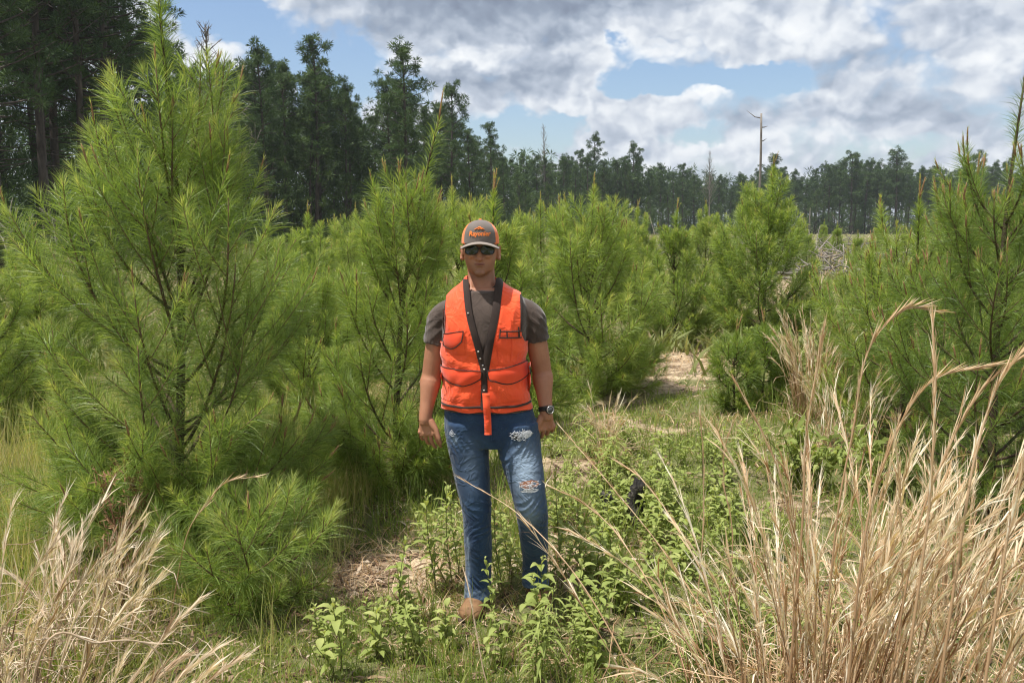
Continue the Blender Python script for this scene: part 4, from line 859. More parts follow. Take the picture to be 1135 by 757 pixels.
M['logo'] = plain_mat('orange_thread', [(.3, (.85,.19,.03)), (.7, (.98,.27,.05))], .6, 200, 3, .3, .002)
M['brim'] = cloth_mat('brim_twill', (.22, .18, .155), (.27, .225, .19), .9, 900, .3, 20, .2, .1)
M['lens'] = plain_mat('dark_lens', [(.3, (.006,.012,.010)), (.7, (.010,.020,.016))], .12, 5, 1, 0, 0, .6)
M['black'] = plain_mat('black_plastic', [(.3, (.010,.010,.010)), (.7, (.02,.02,.02))], .4, 20, 2, 0, 0, .5)
M['snap'] = plain_mat('metal_snap', [(.3, (.55,.53,.50)), (.7, (.75,.73,.70))], .3, 20, 2, 0, 0, .5)
M['snap'].node_tree.nodes['Principled BSDF'].inputs['Metallic'].default_value = .8
M['hair'] = plain_mat('short_hair', [(.3, (.05,.03,.018)), (.7, (.13,.08,.045))], .8, 220, 3, .8, .003)
M['lips'] = plain_mat('lips', [(.3, (.20,.07,.055)), (.7, (.26,.10,.08))], .5, 60, 3, .1, .002)
M['dial'] = plain_mat('watch_dial', [(.3, (.05,.05,.05)), (.7, (.10,.10,.10))], .25, 20, 2, 0, 0, .6)

man = empty('person', (float(mp(538, 400)[0]), MY, GZ))
OFF = np.array(man.location)
tag(man, 'standing man in an orange field vest, grey shirt, ripped blue jeans, cap and dark sunglasses', 'person')
bpy.context.view_layer.update()
def fin(o, parent=man):                              # keep world placement under the Empty
    o.parent = parent
    if parent is man: o.location = -OFF[0], -OFF[1], -OFF[2]
    return o
class B_(MB): pass
# --- arms and hands
def arm(mb, sh, el_, wr, up=.056, fo=.049, wrs=.029):
    P = smooth_path([sh, .5*(np.array(sh)+el_), el_, .6*np.array(el_)+.4*np.array(wr), wr], 32); m = len(P); t = np.linspace(0, 1, m); Pw = P.copy(); P = np.vstack([P, P[-1] + unit(P[-1]-P[-3])*.022, P[-1] + unit(P[-1]-P[-3])*.042])
    r = np.interp(t, [0, .12, .30, .44, .52, .60, .70, .88, 1], [.040, .045, .048, .046, .044, fo, fo*.96, .034, wrs]); r = np.r_[r, .0265, .018]; mb.tube(P, r, 22, flat=1.0)
    return Pw
def hand(mb, W, D, A, N, bends, spread=.0, scale=1.0, thumb=(.8, .45, -.05)):
    D = unit(np.array(D, float)); A = unit(np.array(A, float) - D*np.dot(A, D)); N = unit(np.array(N, float) - D*np.dot(N, D) - A*np.dot(N, A)); s = scale
    m = 9; t = np.linspace(0, 1, m)
    for o in np.linspace(-.026, .026, 5):            # palm: five overlapping ribs, thicker at the heel
        P = W - D*.012 + D*(t*.100*s)[:, None] + A*((o*(.30+.86*t))*s)[:, None] + N*(.004*np.sin(t*3))[:, None]
        mb.tube(P, np.interp(t, [0, .2, .6, 1], [.0155, .0175, .0160, .0125])*s, 12)
    offs = [.0355, .0120, -.0120, -.0345]; lens = [.074, .082, .076, .060]; rad = [.0088, .0092, .0087, .0077]
    for i in range(4):
        d0 = unit(D + A*spread*(1.5-i)); K = W + D*(.083 - .004*abs(i-1))*s + A*offs[i]*s; ball(mb, K - N*.004 - D*.004, .0105*s, 8); P = [K - D*.02, K]; cur = K; ang = 0
        for seg, b in zip((.45, .31, .26), bends[i]):
            for h in range(2):
                ang += R(b)/2; d = d0*math.cos(ang) + N*math.sin(ang); cur = cur + d*lens[i]*s*seg/2; P.append(cur)
        P = np.array(P); mb.tube(P, np.interp(np.linspace(0, 1, len(P)), [0, .25, .45, .55, .8, 1], [rad[i]*1.05, rad[i]*1.1, rad[i]*.95, rad[i]*1.0, rad[i]*.86, rad[i]*.72])*s, 10)
        ball(mb, P[-1], rad[i]*.74*s, 8)
    a, b_, c = thumb; d1 = unit(D*a + A*b_ + N*c); K = W + D*.022*s + A*.020*s
    P = [K, K + d1*.030*s, K + d1*.050*s]; d2 = unit(d1*.6 + D*.75); P += [P[-1] + d2*.020*s, P[-1] + d2*.036*s]; d3 = unit(d2 + D*.3 + N*.2); P += [P[-1] + d3*.024*s]
    mb.tube(np.array(P), np.array([.0175, .0150, .0118, .0112, .0106, .0078])*s, 12); ball(mb, P[-1], .0078*s, 8)
sk = MB()
hx = 532.5
headC = mp(hx, 282.5, .012); chinz = mp(hx, 305.5, -.075)[2]; HX = headC[0]; HY = MY + .012
hz = lambda t: chinz + t
K = [(-.004, .020, .070, -.02), (.004, .033, .084, .02), (.018, .051, .091, .035), (.035, .0605, .0925, .048), (.055, .066, .0915, .062), (.075, .0695, .0915, .078), (.098, .0715, .090, .092), (.118, .0735, .086, .098), (.135, .0745, .0935, .100), (.155, .075, .0925, .100), (.178, .0725, .085, .097), (.200, .065, .072, .086), (.218, .050, .052, .064), (.230, .028, .028, .035)]
t, o = spline(K, 44); hloft(sk, np.stack([np.full(44, HX), np.full(44, HY), hz(t)], 1), o[:, 0], o[:, 1], o[:, 2], 48, 2.25)
KH = list(K); fy = lambda z_: HY - np.interp(z_, [k[0] for k in KH], [k[2] for k in KH])
nose = np.array([[HX, fy(.118)+.004, hz(.118)], [HX, fy(.10)-.006, hz(.100)], [HX, fy(.08)-.018, hz(.082)], [HX, fy(.075)-.020, hz(.074)], [HX, fy(.068)-.006, hz(.067)]])
sk.tube(nose, [.006, .009, .0115, .0125, .007], 12)
for s_ in (-1, 1):
    ball(sk, (HX+s_*.0105, fy(.072)-.008, hz(.072)), (.0085, .011, .0075), 8)      # nostril wings
    ball(sk, (HX+s_*.031, fy(.1)+.012, hz(.086)), (.020, .016, .016), 10)           # cheekbones
    ball(sk, (HX+s_*.028, fy(.128)+.006, hz(.130)), (.020, .009, .006), 8)         # brow
    ball(sk, (HX+s_*.032, fy(.118)+.010, hz(.1165)), (.0125, .0125, .0115), 10)     # eyes behind the glasses
    e0 = np.array([HX+s_*.0765, HY+.006, hz(.094)])                                 # ears: rim and lobe
    a = np.linspace(-2.2, 2.0, 12); rim = np.stack([e0[0]+s_*(.006+.006*np.cos(a*.6)), e0[1] + .015*np.cos(a), e0[2] + .029*np.sin(a)+.002], 1); sk.tube(rim, .0042, 8)
    ball(sk, e0+[s_*.003, 0, .002], (.0065, .017, .029), 10); ball(sk, e0+[s_*.002, -.004, -.020], (.0065, .010, .012), 8)
ball(sk, (HX, fy(.01)+.004, hz(.012)), (.022, .014, .014), 10)
ball(sk, (HX, fy(.05)+.003, hz(.054)), (.022, .010, .006), 10); ball(sk, (HX, fy(.05)+.003, hz(.0435)), (.019, .010, .0065), 10)
# neck, core torso (under the clothes)
zn0, zn1 = mp(0, 345)[2], hz(.05)
K = [(0, .10, .085, .09), (.35, .072, .064, .072), (.6, .0625, .057, .066), (1, .060, .055, .066)]
t, o = spline(K, 14); hloft(sk, np.stack([np.interp(t, [0, 1], [mp(534, 0)[0], HX]), np.interp(t, [0, 1], [MY+.02, HY+.012]), zn0+(zn1-zn0)*t], 1), o[:, 0], o[:, 1], o[:, 2], 36, 2.1)
for s_ in (-1, 1): sk.tube(np.array([[HX+s_*.052, HY+.02, hz(.045)], [HX+s_*.038, MY-.035, zn0+(zn1-zn0)*.45], [HX+s_*.014, MY-.050, zn0+(zn1-zn0)*.18]]), [.010, .011, .007], 10)   # neck tendons
# arms (image left = his right)
SL, EL, WL = mp(489, 345, .02), mp(478.5, 415, .045), mp(471.5, 461, .0)
SR, ER, WR = mp(588.5, 343, .02), mp(600.5, 411, .045), mp(605.5, 456, -.01)
PL = arm(sk, SL, EL, WL); PR = arm(sk, SR, ER, WR)
hand(sk, PL[-1], mp(476, 497, .0) - WL, (1, -.35, 0), (.30, 1, 0), [(8, 24, 16), (12, 28, 18), (18, 32, 20), (26, 36, 22)], .09, 1.04, (.80, .50, -.12))
hand(sk, PR[-1], mp(605, 492, .0) - WR, (-1, -.35, 0), (-.30, 1, 0), [(20, 34, 24), (30, 44, 30), (36, 50, 32), (42, 54, 34)], .05, 1.02, (.82, .46, -.12))
# torso keys: row, centre x, half width px, front, back (m)
def torso(mb, grow=0., py0=318, py1=470, n=60):
    K = [(306, 533.5, 14, .055, .07), (311, 534, 17.5, .060, .075), (316, 534.5, 23.5, .068, .084), (321, 536, 31, .078, .098), (328, 538, 39.5, .092, .112), (338, 538.5, 44.5, .112, .122), (352, 538, 46, .128, .126), (372, 537, 45.5, .136, .124), (395, 537, 43.6, .128, .116), (420, 538, 43.2, .122, .114), (440, 539, 45.5, .122, .120), (458, 541, 49, .124, .132), (475, 542, 51, .118, .138), (490, 543, 50, .110, .130)]
    K = [k for k in K]; t, o = spline(K, n); ok = (t >= py0) & (t <= py1); t = t[ok]; o = o[ok]
    C = np.array([mp(c, py_, .01) for c, py_ in zip(o[:, 0], t)]); hloft(mb, C[::-1], (o[:, 1]*SCL*1.0+grow)[::-1], (o[:, 2]+grow)[::-1], (o[:, 3]+grow)[::-1], 56, 2.6)
torso(sk, -.016)
# legs inside the jeans: keys (row, centre px, half width px, depth radius, y offset)
LEGL = [(466, 516, 23.5, .118, .012), (490, 518.5, 24.0, .105, .005), (515, 521.5, 21.5, .094, 0), (540, 525, 19, .083, -.012), (560, 528, 17.2, .074, -.018), (580, 529, 16.2, .073, -.010), (605, 530, 16.0, .076, .006), (630, 530, 15.3, .070, .018), (648, 530, 15.6, .066, .020), (663, 530, 17.2, .070, .014)]
LEGR = [(466, 572, 26, .120, .010), (490, 574.5, 25.5, .108, -.006), (515, 579.5, 23.0, .098, -.035), (540, 585, 19.8, .086, -.060), (560, 588.5, 18.5, .078, -.058), (580, 590.5, 17.2, .073, -.025), (605, 592.5, 16.2, .073, .035), (630, 593.5, 14.8, .066, .085), (645, 594, 15.2, .064, .102), (657, 594.5, 16.8, .070, .095)]
def leg(mb, K, grow=0., n=50, cut=None):
    t, o = spline(K, n)
    C = np.array([mp(c, py_, 0) for c, py_ in zip(o[:, 0], t)]); C[:, 1] += o[:, 3]
    hloft(mb, C[::-1], (o[:, 1]*SCL+grow)[::-1], (o[:, 2]+grow)[::-1], None, 40, 2.1)
leg(sk, LEGL, -.014); leg(sk, LEGR, -.014)
def stub(V, N):
    z = (V[:, 2]-chinz); f = np.clip((.062-z)/.02, 0, 1)*np.clip((z+.03)/.02, 0, 1)*np.clip((HY+.01-V[:, 1])/.03, 0, 1)
    side = np.clip((np.abs(V[:, 0]-HX)-.045)/.015, 0, 1)*np.clip((.105-z)/.03, 0, 1)*(z > .03)*(V[:, 1] < HY+.0)
    return {'stubble': np.clip(f + side*.6, 0, 1)*.75}
fin(fuse(sk, 'body', .0030, M['skin'], None, 3, None, stub))
o = man.children[0]
# mouth line
lp = MB(); lx = np.linspace(-.023, .023, 9); P = np.stack([HX+lx, fy(.05)-.0048+.35*lx**2/.02, hz(.0488)+.02*np.abs(lx)], 1); lp.tube(P, [.001, .003, .0042, .0046, .0042, .0046, .0042, .003, .001], 8, flat=.9)
lp.tube(np.stack([HX+lx, fy(.05)-.0088+.35*lx**2/.02, hz(.0490)+.02*np.abs(lx)], 1), .0012, 6, tint=0); fin(lp.obj('lips', M['lips'], None, True))
# short hair round the back and sides under the cap
hr = MB(); t = np.linspace(0, 1, 10); hloft(hr, np.stack([np.full(10, HX), np.full(10, HY+.016), hz(.098+.075*t)], 1),   .0762+.0035*t, .045+.02*t, .088+.004*np.sin(t*3), 40, 2.2)
fin(hr.obj('hair', M['hair'], None, True))
# --- shirt
sh = MB(); torso(sh, .004, 319, 453)
for (S0, E0) in ((SL, EL), (SR, ER)):
    s_ = -1 if S0 is SL else 1
    P = smooth_path([S0 + [-s_*.075, .0, .020], S0 + [-s_*.03, 0, -.006], S0 + (E0-S0)*.16, S0 + (E0-S0)*.42, S0 + (E0-S0)*.50], 20)
    sh.tube(P, np.interp(np.linspace(0, 1, len(P)), [0, .3, .5, .8, 1], [.046, .058, .060, .058, .061]), 28)
def sh_d(V, N):
    z = V[:, 2]; side = np.abs(V[:, 0]-mp(538, 0)[0]) > .17
    sx = np.sign(V[:, 0]-mp(538, 0)[0]); arm_f = np.clip((np.abs(V[:, 0]-mp(538, 0)[0])-.15)/.05, 0, 1)*np.clip((zr(338)-z)/.06, 0, 1)
    ph_ = z*70 + sx*V[:, 0]*55 + 1.3*np.sin(V[:, 1]*45 + z*20)
    return wrinkle(V, 3, .0022, 22, 30) + arm_f*(.0024*(1-1.5*np.abs(np.sin(ph_))) + wrinkle(V, 5, .0022, 40, 45))
fin(fuse(sh, 't_shirt', .006, M['shirt'], None, 5, sh_d))
col = MB(); a = np.linspace(0, 2*PI, 33); nz_ = mp(534, 321)[2]
P = np.stack([mp(534.5, 0)[0] + .076*np.cos(a), MY+.006 + .082*np.sin(a), nz_ + .010 + .024*np.sin(a)], 1); col.tube(P, .0065, 8, cap=False); fin(col.obj('shirt_collar', M['shirt'], None, True))
nk = MB(); P = np.stack([HX + .0685*np.cos(a), MY+.012 + .069*np.sin(a), nz_ + .024 + .022*np.sin(a) - .012*np.clip(-np.sin(a), 0, 1)**6], 1); nk.tube(P, .0022, 6, cap=False)
nkl = fin(nk.obj('necklace', M['binding'], None, True))
pd = MB(); ball(pd, (HX+.002, MY-.064, nz_-.013), (.005, .004, .008), 8); pd.obj('pendant', M['snap'], nkl, True)
# --- jeans
je = MB(); leg(je, LEGL); leg(je, LEGR)
K = [(452, 541.5, 50, .122, .135), (466, 543, 52, .122, .142), (478, 544, 52.5, .118, .142), (492, 545, 50, .10, .12)]
t, o_ = spline(K, 16); C = np.array([mp(c, q, .01) for c, q in zip(o_[:, 0], t)]); hloft(je, C[::-1], (o_[:, 1]*SCL)[::-1], o_[::-1, 2], o_[::-1, 3], 48, 2.3)
def pxv(V):
    "photo row/column of a point on the man, used to lay out seams and folds on the cloth"
    return CX + (V[:, 0]/MY)*F_PX*1.0, V[:, 2]
def je_d(V, N):
    z = V[:, 2]; x = V[:, 0]; d = wrinkle(V, 11, .0016, 16, 22)
    for (py, cx_, amp, wl, til, wd) in ((556, 530, .0042, 85, 55, .045), (583, 528, .0032, 110, -70, .035), (552, 592, .0040, 80, -60, .040), (575, 590, .0040, 95, 65, .035), (642, 530, .0045, 105, 80, .035), (640, 592, .0045, 100, -80, .035),
                                   (487, 510, .0032, 70, 90, .04), (490, 575, .0040, 60, -95, .045), (505, 560, .003, 85, -60, .03), (615, 532, .002, 90, 50, .05)):
        xc = mp(cx_, 0)[0]; e = np.exp(-((z-zr(py))/wd)**2 - ((x-xc)/.075)**2); ph_ = z*wl + (x-xc)*til + 1.2*np.sin(x*40+py)
        d = d + 1.5*amp*e*(1-np.abs(np.sin(ph_))*1.6)*(.6+.4*np.sin(x*31+py))
    return d
def je_a(V, N):
    z = V[:, 2]; x = V[:, 0]; xr = mp(583, 520)[0]; xl = mp(524, 520)[0]; n_ = .5+.5*np.sin(x*140+z*33)*np.sin(z*260+x*70)
    front = np.clip(-N[:, 1], 0, 1)
    f = 1.05*np.exp(-((x-xr)/.058)**2 - ((z-zr(515))/.115)**2) + .55*np.exp(-((x-mp(588, 0)[0])/.05)**2 - ((z-zr(560))/.06)**2) + .22*np.exp(-((x-xl)/.05)**2 - ((z-zr(510))/.12)**2)
    f = f*front*(.75+.35*n_); f = f + .6*np.exp(-((x-mp(501, 0)[0])/.012)**2 - ((z-zr(482))/.018)**2)
    seam = np.exp(-((x - (mp(515, 0)[0] + .002*np.sin(z*60)))/.006)**2)*(z < zr(590))*.5
    return {'fade': np.clip(f + seam*front + (z < zr(648))*.25*n_, 0, 1), 'rip': np.zeros(len(V))}
jeans = fin(fuse(je, 'jeans', .0055, M['denim'], None, 4, je_d, je_a))
# --- vest: shell of the torso with neck opening, arm holes and hem
V, N, Q = fuse_out = fuse((lambda m_: (torso(m_, .017, 306, 475), m_)[1])(MB()), '', .0045, None, None, 6)
def vest_hw(z):   # half width of the front panels at a height (arm holes)
    py = np.array([300, 316, 330, 350, 368, 376, 384, 470]); l = np.array([495, 492, 491, 491, 491, 488, 470, 470]); r_ = np.array([574, 577, 578, 579, 579, 583, 605, 605])
    zz = np.array([zr(p_) for p_ in py])[::-1]
    return np.interp(z, zz, [mp(a_, 0)[0] for a_ in l[::-1]]), np.interp(z, zz, [mp(a_, 0)[0] for a_ in r_[::-1]])
c = V[Q].mean(1); lo, hi = vest_hw(c[:, 2]); hem = zr(450.5) + .004*np.sin(c[:, 0]*40)
mf = lambda px, py: at(px, py, MY-.10)
vrow = (412, 395, 378, 350, 325, 309, 298); vz = np.array([mf(0, p_)[2] for p_ in vrow])
vlf = lambda z: np.interp(z, vz, [mf(a_, 0)[0] for a_ in (536.2, 531.5, 526.5, 518.5, 515, 514, 513)])
vrf = lambda z: np.interp(z, vz, [mf(a_, 0)[0] for a_ in (537.6, 541.5, 545.5, 551.5, 554.5, 555, 556)])
vl = vlf(c[:, 2]); vr = vrf(c[:, 2])
front = c[:, 1] < MY + .02
rn = np.hypot(c[:, 0]-mp(534.5, 0)[0], (c[:, 1]-MY-.012)*1.0)
keep = (c[:, 2] > hem) & (c[:, 0] > lo) & (c[:, 0] < hi) & ~(front & (c[:, 0] > vl) & (c[:, 0] < vr) & (c[:, 2] > zr(412))) & ~((rn < .084) & (c[:, 2] > zr(318)) & ~front)
Qk = Q[keep]
bnd = np.intersect1d(Qk.ravel(), Q[~keep].ravel()); lo_b, hi_b = vest_hw(V[bnd, 2]); B_v = V[bnd]
hb = zr(450.5) + .004*np.sin(B_v[:, 0]*40); tr = .0045
vlb, vrb = vlf(B_v[:, 2]), vrf(B_v[:, 2]); fb = (B_v[:, 1] < MY+.02) & (B_v[:, 2] > zr(413))
for tgt, cond in ((lo_b, True), (hi_b, True), (vlb, fb), (vrb, fb)):
    k_ = (np.abs(B_v[:, 0]-tgt) < tr) & cond; B_v[:, 0] = np.where(k_, tgt, B_v[:, 0])
B_v[:, 2] = np.where(np.abs(B_v[:, 2]-hb) < tr, hb, B_v[:, 2]); V[bnd] = B_v
vx = V[:, 0]-mp(538, 0)[0]; vd = wrinkle(V, 21, .0024, 14, 20) + wrinkle(V, 23, .0018, 40, 30)
vd = vd + .0042*(1-1.7*np.abs(np.sin(V[:, 2]*32 + np.abs(vx)*28 + 1.2*np.sin(vx*22))))*np.exp(-((V[:, 2]-zr(425))/.09)**2) + .0022*(1-1.7*np.abs(np.sin(np.abs(vx)*60 - V[:, 2]*14)))*np.exp(-((V[:, 2]-zr(350))/.10)**2)
vd = vd + np.exp(-((V[:, 2]-zr(436))/.045)**2)*(.001 + .003*np.sin(V[:, 0]*55)) + np.exp(-((V[:, 2]-zr(392))/.05)**2)*.004*np.sin(V[:, 2]*70+V[:, 0]*30)
V = V + N*vd[:, None]
bvh = BVHTree.FromPolygons([tuple(v) for v in V], [tuple(q) for q in Qk]); bvf = BVHTree.FromPolygons([tuple(v) for v in V], [tuple(q) for q in Q])
us, inv = np.unique(Qk, return_inverse=True); Vi = V[us]; Qi = inv.reshape(-1, 4)
vest = mesh_obj('vest', Vi, [Qi], M['orange'], None, smooth=True)
sd_ = vest.modifiers.new('thickness', 'SOLIDIFY'); sd_.thickness = .004; sd_.offset = -1
fin(vest)
def drape_pt(px, py, off, tree=None):
    p = mp(px, py, -.10); h = (tree or bvh).ray_cast(Vector((p[0], MY-.6, p[2])), Vector((0, 1, 0)))
    k_ = 0
    while (h[0] is None or h[0][1] > MY+.09) and k_ < 24:
        k_ += 1; q = mp(px + (k_ % 4)*(1 if px < 538 else -1)*.6, py + k_*.6, -.10); h = (tree or bvh).ray_cast(Vector((q[0], MY-.6, q[2])), Vector((0, 1, 0)))
    if h[0] is None: return np.array([p[0], MY-.10, p[2]])
    return np.array(h[0]) + np.array(h[1])*off*(-1 if h[1][1] > 0 else 1)
def strip(pts, hw, off=.003, tree=None, n=22, th=.004):
    "flat band laid on the cloth along photo points, with thickness"
    P = smooth_path([(a, b_, 0) for a, b_ in pts], n)[:, :2]; T = np.gradient(P, axis=0); T /= np.linalg.norm(T, axis=1)[:, None]; nn = np.stack([-T[:, 1], T[:, 0]], 1)
    hw = np.broadcast_to(hw, (len(P),)); rows = []
    for k_ in (-1, -.5, .5, 1): rows.append([drape_pt(*(P[i] + nn[i]*k_*hw[i]), off + (th if abs(k_) < 1 else 0), tree) for i in range(len(P))])
    V = np.array(rows).reshape(-1, 3); m = len(P); q = [[r_*m+i, r_*m+i+1, (r_+1)*m+i+1, (r_+1)*m+i] for r_ in range(3) for i in range(m-1)]
    return V, q
def patch(corner, puff, tree=None, nu=18, nv=12, sag=0., base_off=.002):
    "puffed pocket panel: corner = TL, TR, BR, BL in photo points; sag bows the bottom edge"
    TL, TR, BR, BL = [np.array(c_, float) for c_ in corner]; V = []
    for j in range(nv):
        v_ = j/(nv-1)
        for i in range(nu):
            u_ = i/(nu-1); p = (TL*(1-u_)+TR*u_)*(1-v_) + (BL*(1-u_)+BR*u_)*v_; p = p + [0, sag*v_*math.sin(u_*PI)]
            e = (math.sin(u_*PI)**.5)*(min(1, v_*2.2+.25) if v_ < .5 else math.sin((1-v_)*PI)**.45)
            V.append(drape_pt(p[0], p[1], base_off + puff*max(e, 0), tree))
    q = [[j*nu+i, j*nu+i+1, (j+1)*nu+i+1, (j+1)*nu+i] for j in range(nv-1) for i in range(nu-1)]
    return np.array(V), q, [V[i] for i in range(nu)], [V[(nv-1)*nu+i] for i in range(nu)], [V[j*nu] for j in range(nv)], [V[j*nu+nu-1] for j in range(nv)]
def part(mb, name, mat, parent=vest): o = mb.obj(name, M[mat], None, True); o.parent = parent; return o
# dark binding round the neck opening and down the closure
mb = MB(); mb.add(*[(lambda V_, q_: (V_, None, q_))(*strip([(515.6, 311), (517, 325), (520.8, 350), (528.6, 378), (536.8, 411)], 3.4, .003, bvf))][0])
mb.add(*[(lambda V_, q_: (V_, None, q_))(*strip([(553.4, 310), (552, 325), (548.8, 350), (543.2, 378), (537.4, 411)], 4.4, .003, bvf))][0]); part(mb, 'neck_binding', 'binding')
mb = MB(); V_, q_ = strip([(537.3, 404), (537, 425), (536.5, 453)], 3.4, .005, bvf); mb.add(V_, None, q_); part(mb, 'front_placket', 'binding')
mb = MB()
for pts in ([(492.2, 330), (491.8, 348), (492, 370)], [(577, 328), (577.8, 348), (577.6, 368)]):
    V_, q_ = strip(pts, 1.1, .002, th=.003); mb.add(V_, None, q_)
part(mb, 'armhole_binding', 'binding')
mb = MB(); V_, q_ = strip([(489, 449.5), (512, 450.5), (534, 450)], 1.3, .003); mb.add(V_, None, q_); V_, q_ = strip([(541, 450), (565, 450), (588, 448.5)], 1.3, .003); mb.add(V_, None, q_); part(mb, 'hem_binding', 'binding')
# pockets: body, flap, dark edging
def pocket(body, flap, sag, puff):
    mb = MB(); V_, q_, *_ = patch(body, puff*.9); mb.add(V_, None, q_); pk = part(mb, 'pocket', 'orange')
    mb = MB(); V_, q_, top, bot, lf_, rt_ = patch(flap, puff, sag=sag, base_off=.008); mb.add(V_, None, q_); fl = part(mb, 'pocket_flap', 'orange_deep')
    mb = MB(); E = np.array(bot); mb.tube(E, .0030, 6); mb.tube(np.array(lf_), .0028, 6); mb.tube(np.array(rt_), .0028, 6); mb.tube(np.array(top), .0022, 6); part(mb, 'flap_edging', 'binding')
pocket([(488, 410), (534, 410), (533, 447), (487, 444)], [(489, 407), (534.5, 410), (533.5, 418), (488.5, 417)], 9, .007)
pocket([(541, 406), (588, 401), (589, 443), (541, 447)], [(540, 410), (586.5, 401), (588, 414), (543, 419)], 8, .007)
pocket([(492.5, 368), (515, 366), (516, 392), (494, 394)], [(492, 370), (514.5, 366), (513, 377), (493, 383)], 5, .005)
mb = MB()
for pts in ([(554.5, 366.5), (578, 367)], [(553.5, 373), (577.5, 374)], [(554.5, 364), (553.8, 374)], [(562, 366), (562, 374)], [(574.5, 362), (575, 374)]):
    V_, q_ = strip([pts[0], (.5*(pts[0][0]+pts[1][0]), .5*(pts[0][1]+pts[1][1])), pts[1]], .75, .003, n=8); mb.add(V_, None, q_)
part(mb, 'pen_pocket_edging', 'binding')
mb = MB(); V_, q_ = strip([(566, 352), (567, 380), (566, 400)], .35, .001, n=10, th=.001); mb.add(V_, None, q_); V_, q_ = strip([(551, 378), (552, 395), (552, 404)], .35, .001, n=10, th=.001); mb.add(V_, None, q_); part(mb, 'seam', 'orange_deep')
for (px, py) in ((520.5, 347), (549.5, 343.5), (530.5, 388), (541.5, 386.5), (536.8, 408), (537.2, 431), (533, 383), (535.5, 394)):
    mb = MB(); p = drape_pt(px, py, .009); ball(mb, p, (.0042, .003, .0042), 8); part(mb, 'snap', 'snap')
# hanging strap
mb = MB(); P = [mp(538.5, 436, -.165), mp(539.5, 452, -.168), mp(540.6, 468, -.160), mp(541, 482, -.152)]; P = smooth_path(P, 16); V_ = []
for sgn in ((-1, 0), (1, 0), (1, .004), (-1, .004)): V_.append(P + np.array([sgn[0]*.0155, sgn[1], 0]) + np.stack([0*P[:, 0], .002*np.sin(np.arange(len(P))), 0*P[:, 0]], 1))
m = len(P); Vv = np.concatenate(V_); q = [[r_*m+i, r_*m+i+1, ((r_+1) % 4)*m+i+1, ((r_+1) % 4)*m+i] for r_ in range(4) for i in range(m-1)]; mb.add(Vv, [], q + [[0, m, 2*m, 3*m], [m-1, 2*m-1, 3*m-1, 4*m-1]]); part(mb, 'strap', 'orange')
# --- rips in the jeans
me = jeans.data; jb = BVHTree.FromPolygons([tuple(v.co) for v in me.vertices], [tuple(p.vertices) for p in me.polygons])
def rip(cx_, cy_, w_, h_, n, seed, holes):
    r = np.random.default_rng(seed); mb = MB()
    for (hx_, hy_, hw_, hh_, mt) in holes:
        q = MB(); V = [drape_pt(hx_, hy_, .0025, jb)]; k = 18
        for i in range(k):
            a_ = i*2*PI/k; rr = 1+r.normal(0, .10); V.append(drape_pt(hx_+math.cos(a_)*hw_*rr, hy_+math.sin(a_)*hh_*rr, .0022, jb))
        q.add(V, [[0, 1+i, 1+(i+1) % k] for i in range(k)]); o = q.obj('rip', M[mt], jeans, True)
    for i in range(n):
        a_ = r.uniform(0, 6.28); rr = r.uniform(.0, 1); x_ = cx_+math.cos(a_)*w_*rr; y_ = cy_+math.sin(a_)*h_*rr; L = r.uniform(1, 4.5); dv = np.array([r.normal(0, 1)*1.2, r.normal(0, .45)]); dv /= np.linalg.norm(dv)
        P = np.array([drape_pt(x_-dv[0]*L/2, y_-dv[1]*L/2, .004, jb), drape_pt(x_, y_, .007, jb), drape_pt(x_+dv[0]*L/2, y_+dv[1]*L/2, .004, jb)]); mb.tube(P, .0008, 4)
    mb.obj('frayed_threads', M['denim_white'], jeans, True)
rip(577.5, 482, 12, 6, 130, 1, [(573, 483, 5, 3.6, 'black'), (583, 481, 6.5, 4, 'denim_white')])
rip(586.5, 535, 12, 5.5, 80, 2, [(586.5, 534, 10.5, 4.6, 'skin'), (587, 540.5, 9.5, 2.0, 'denim_white')])
rip(501, 481, 4, 4, 14, 3, [])
mb = MB()                                             # belt line and fly seam
V_, q_ = strip([(543.5, 456), (544, 468), (545, 482), (546, 490)], .8, .002, jb, 14, .002); mb.add(V_, None, q_); part(mb, 'fly_seam', 'denim', jeans)
for a_n, v_ in (('fade', 0.), ('rip', 0.)):
    A_ = jeans.children[-1].data.attributes.new(a_n, 'FLOAT', 'POINT')
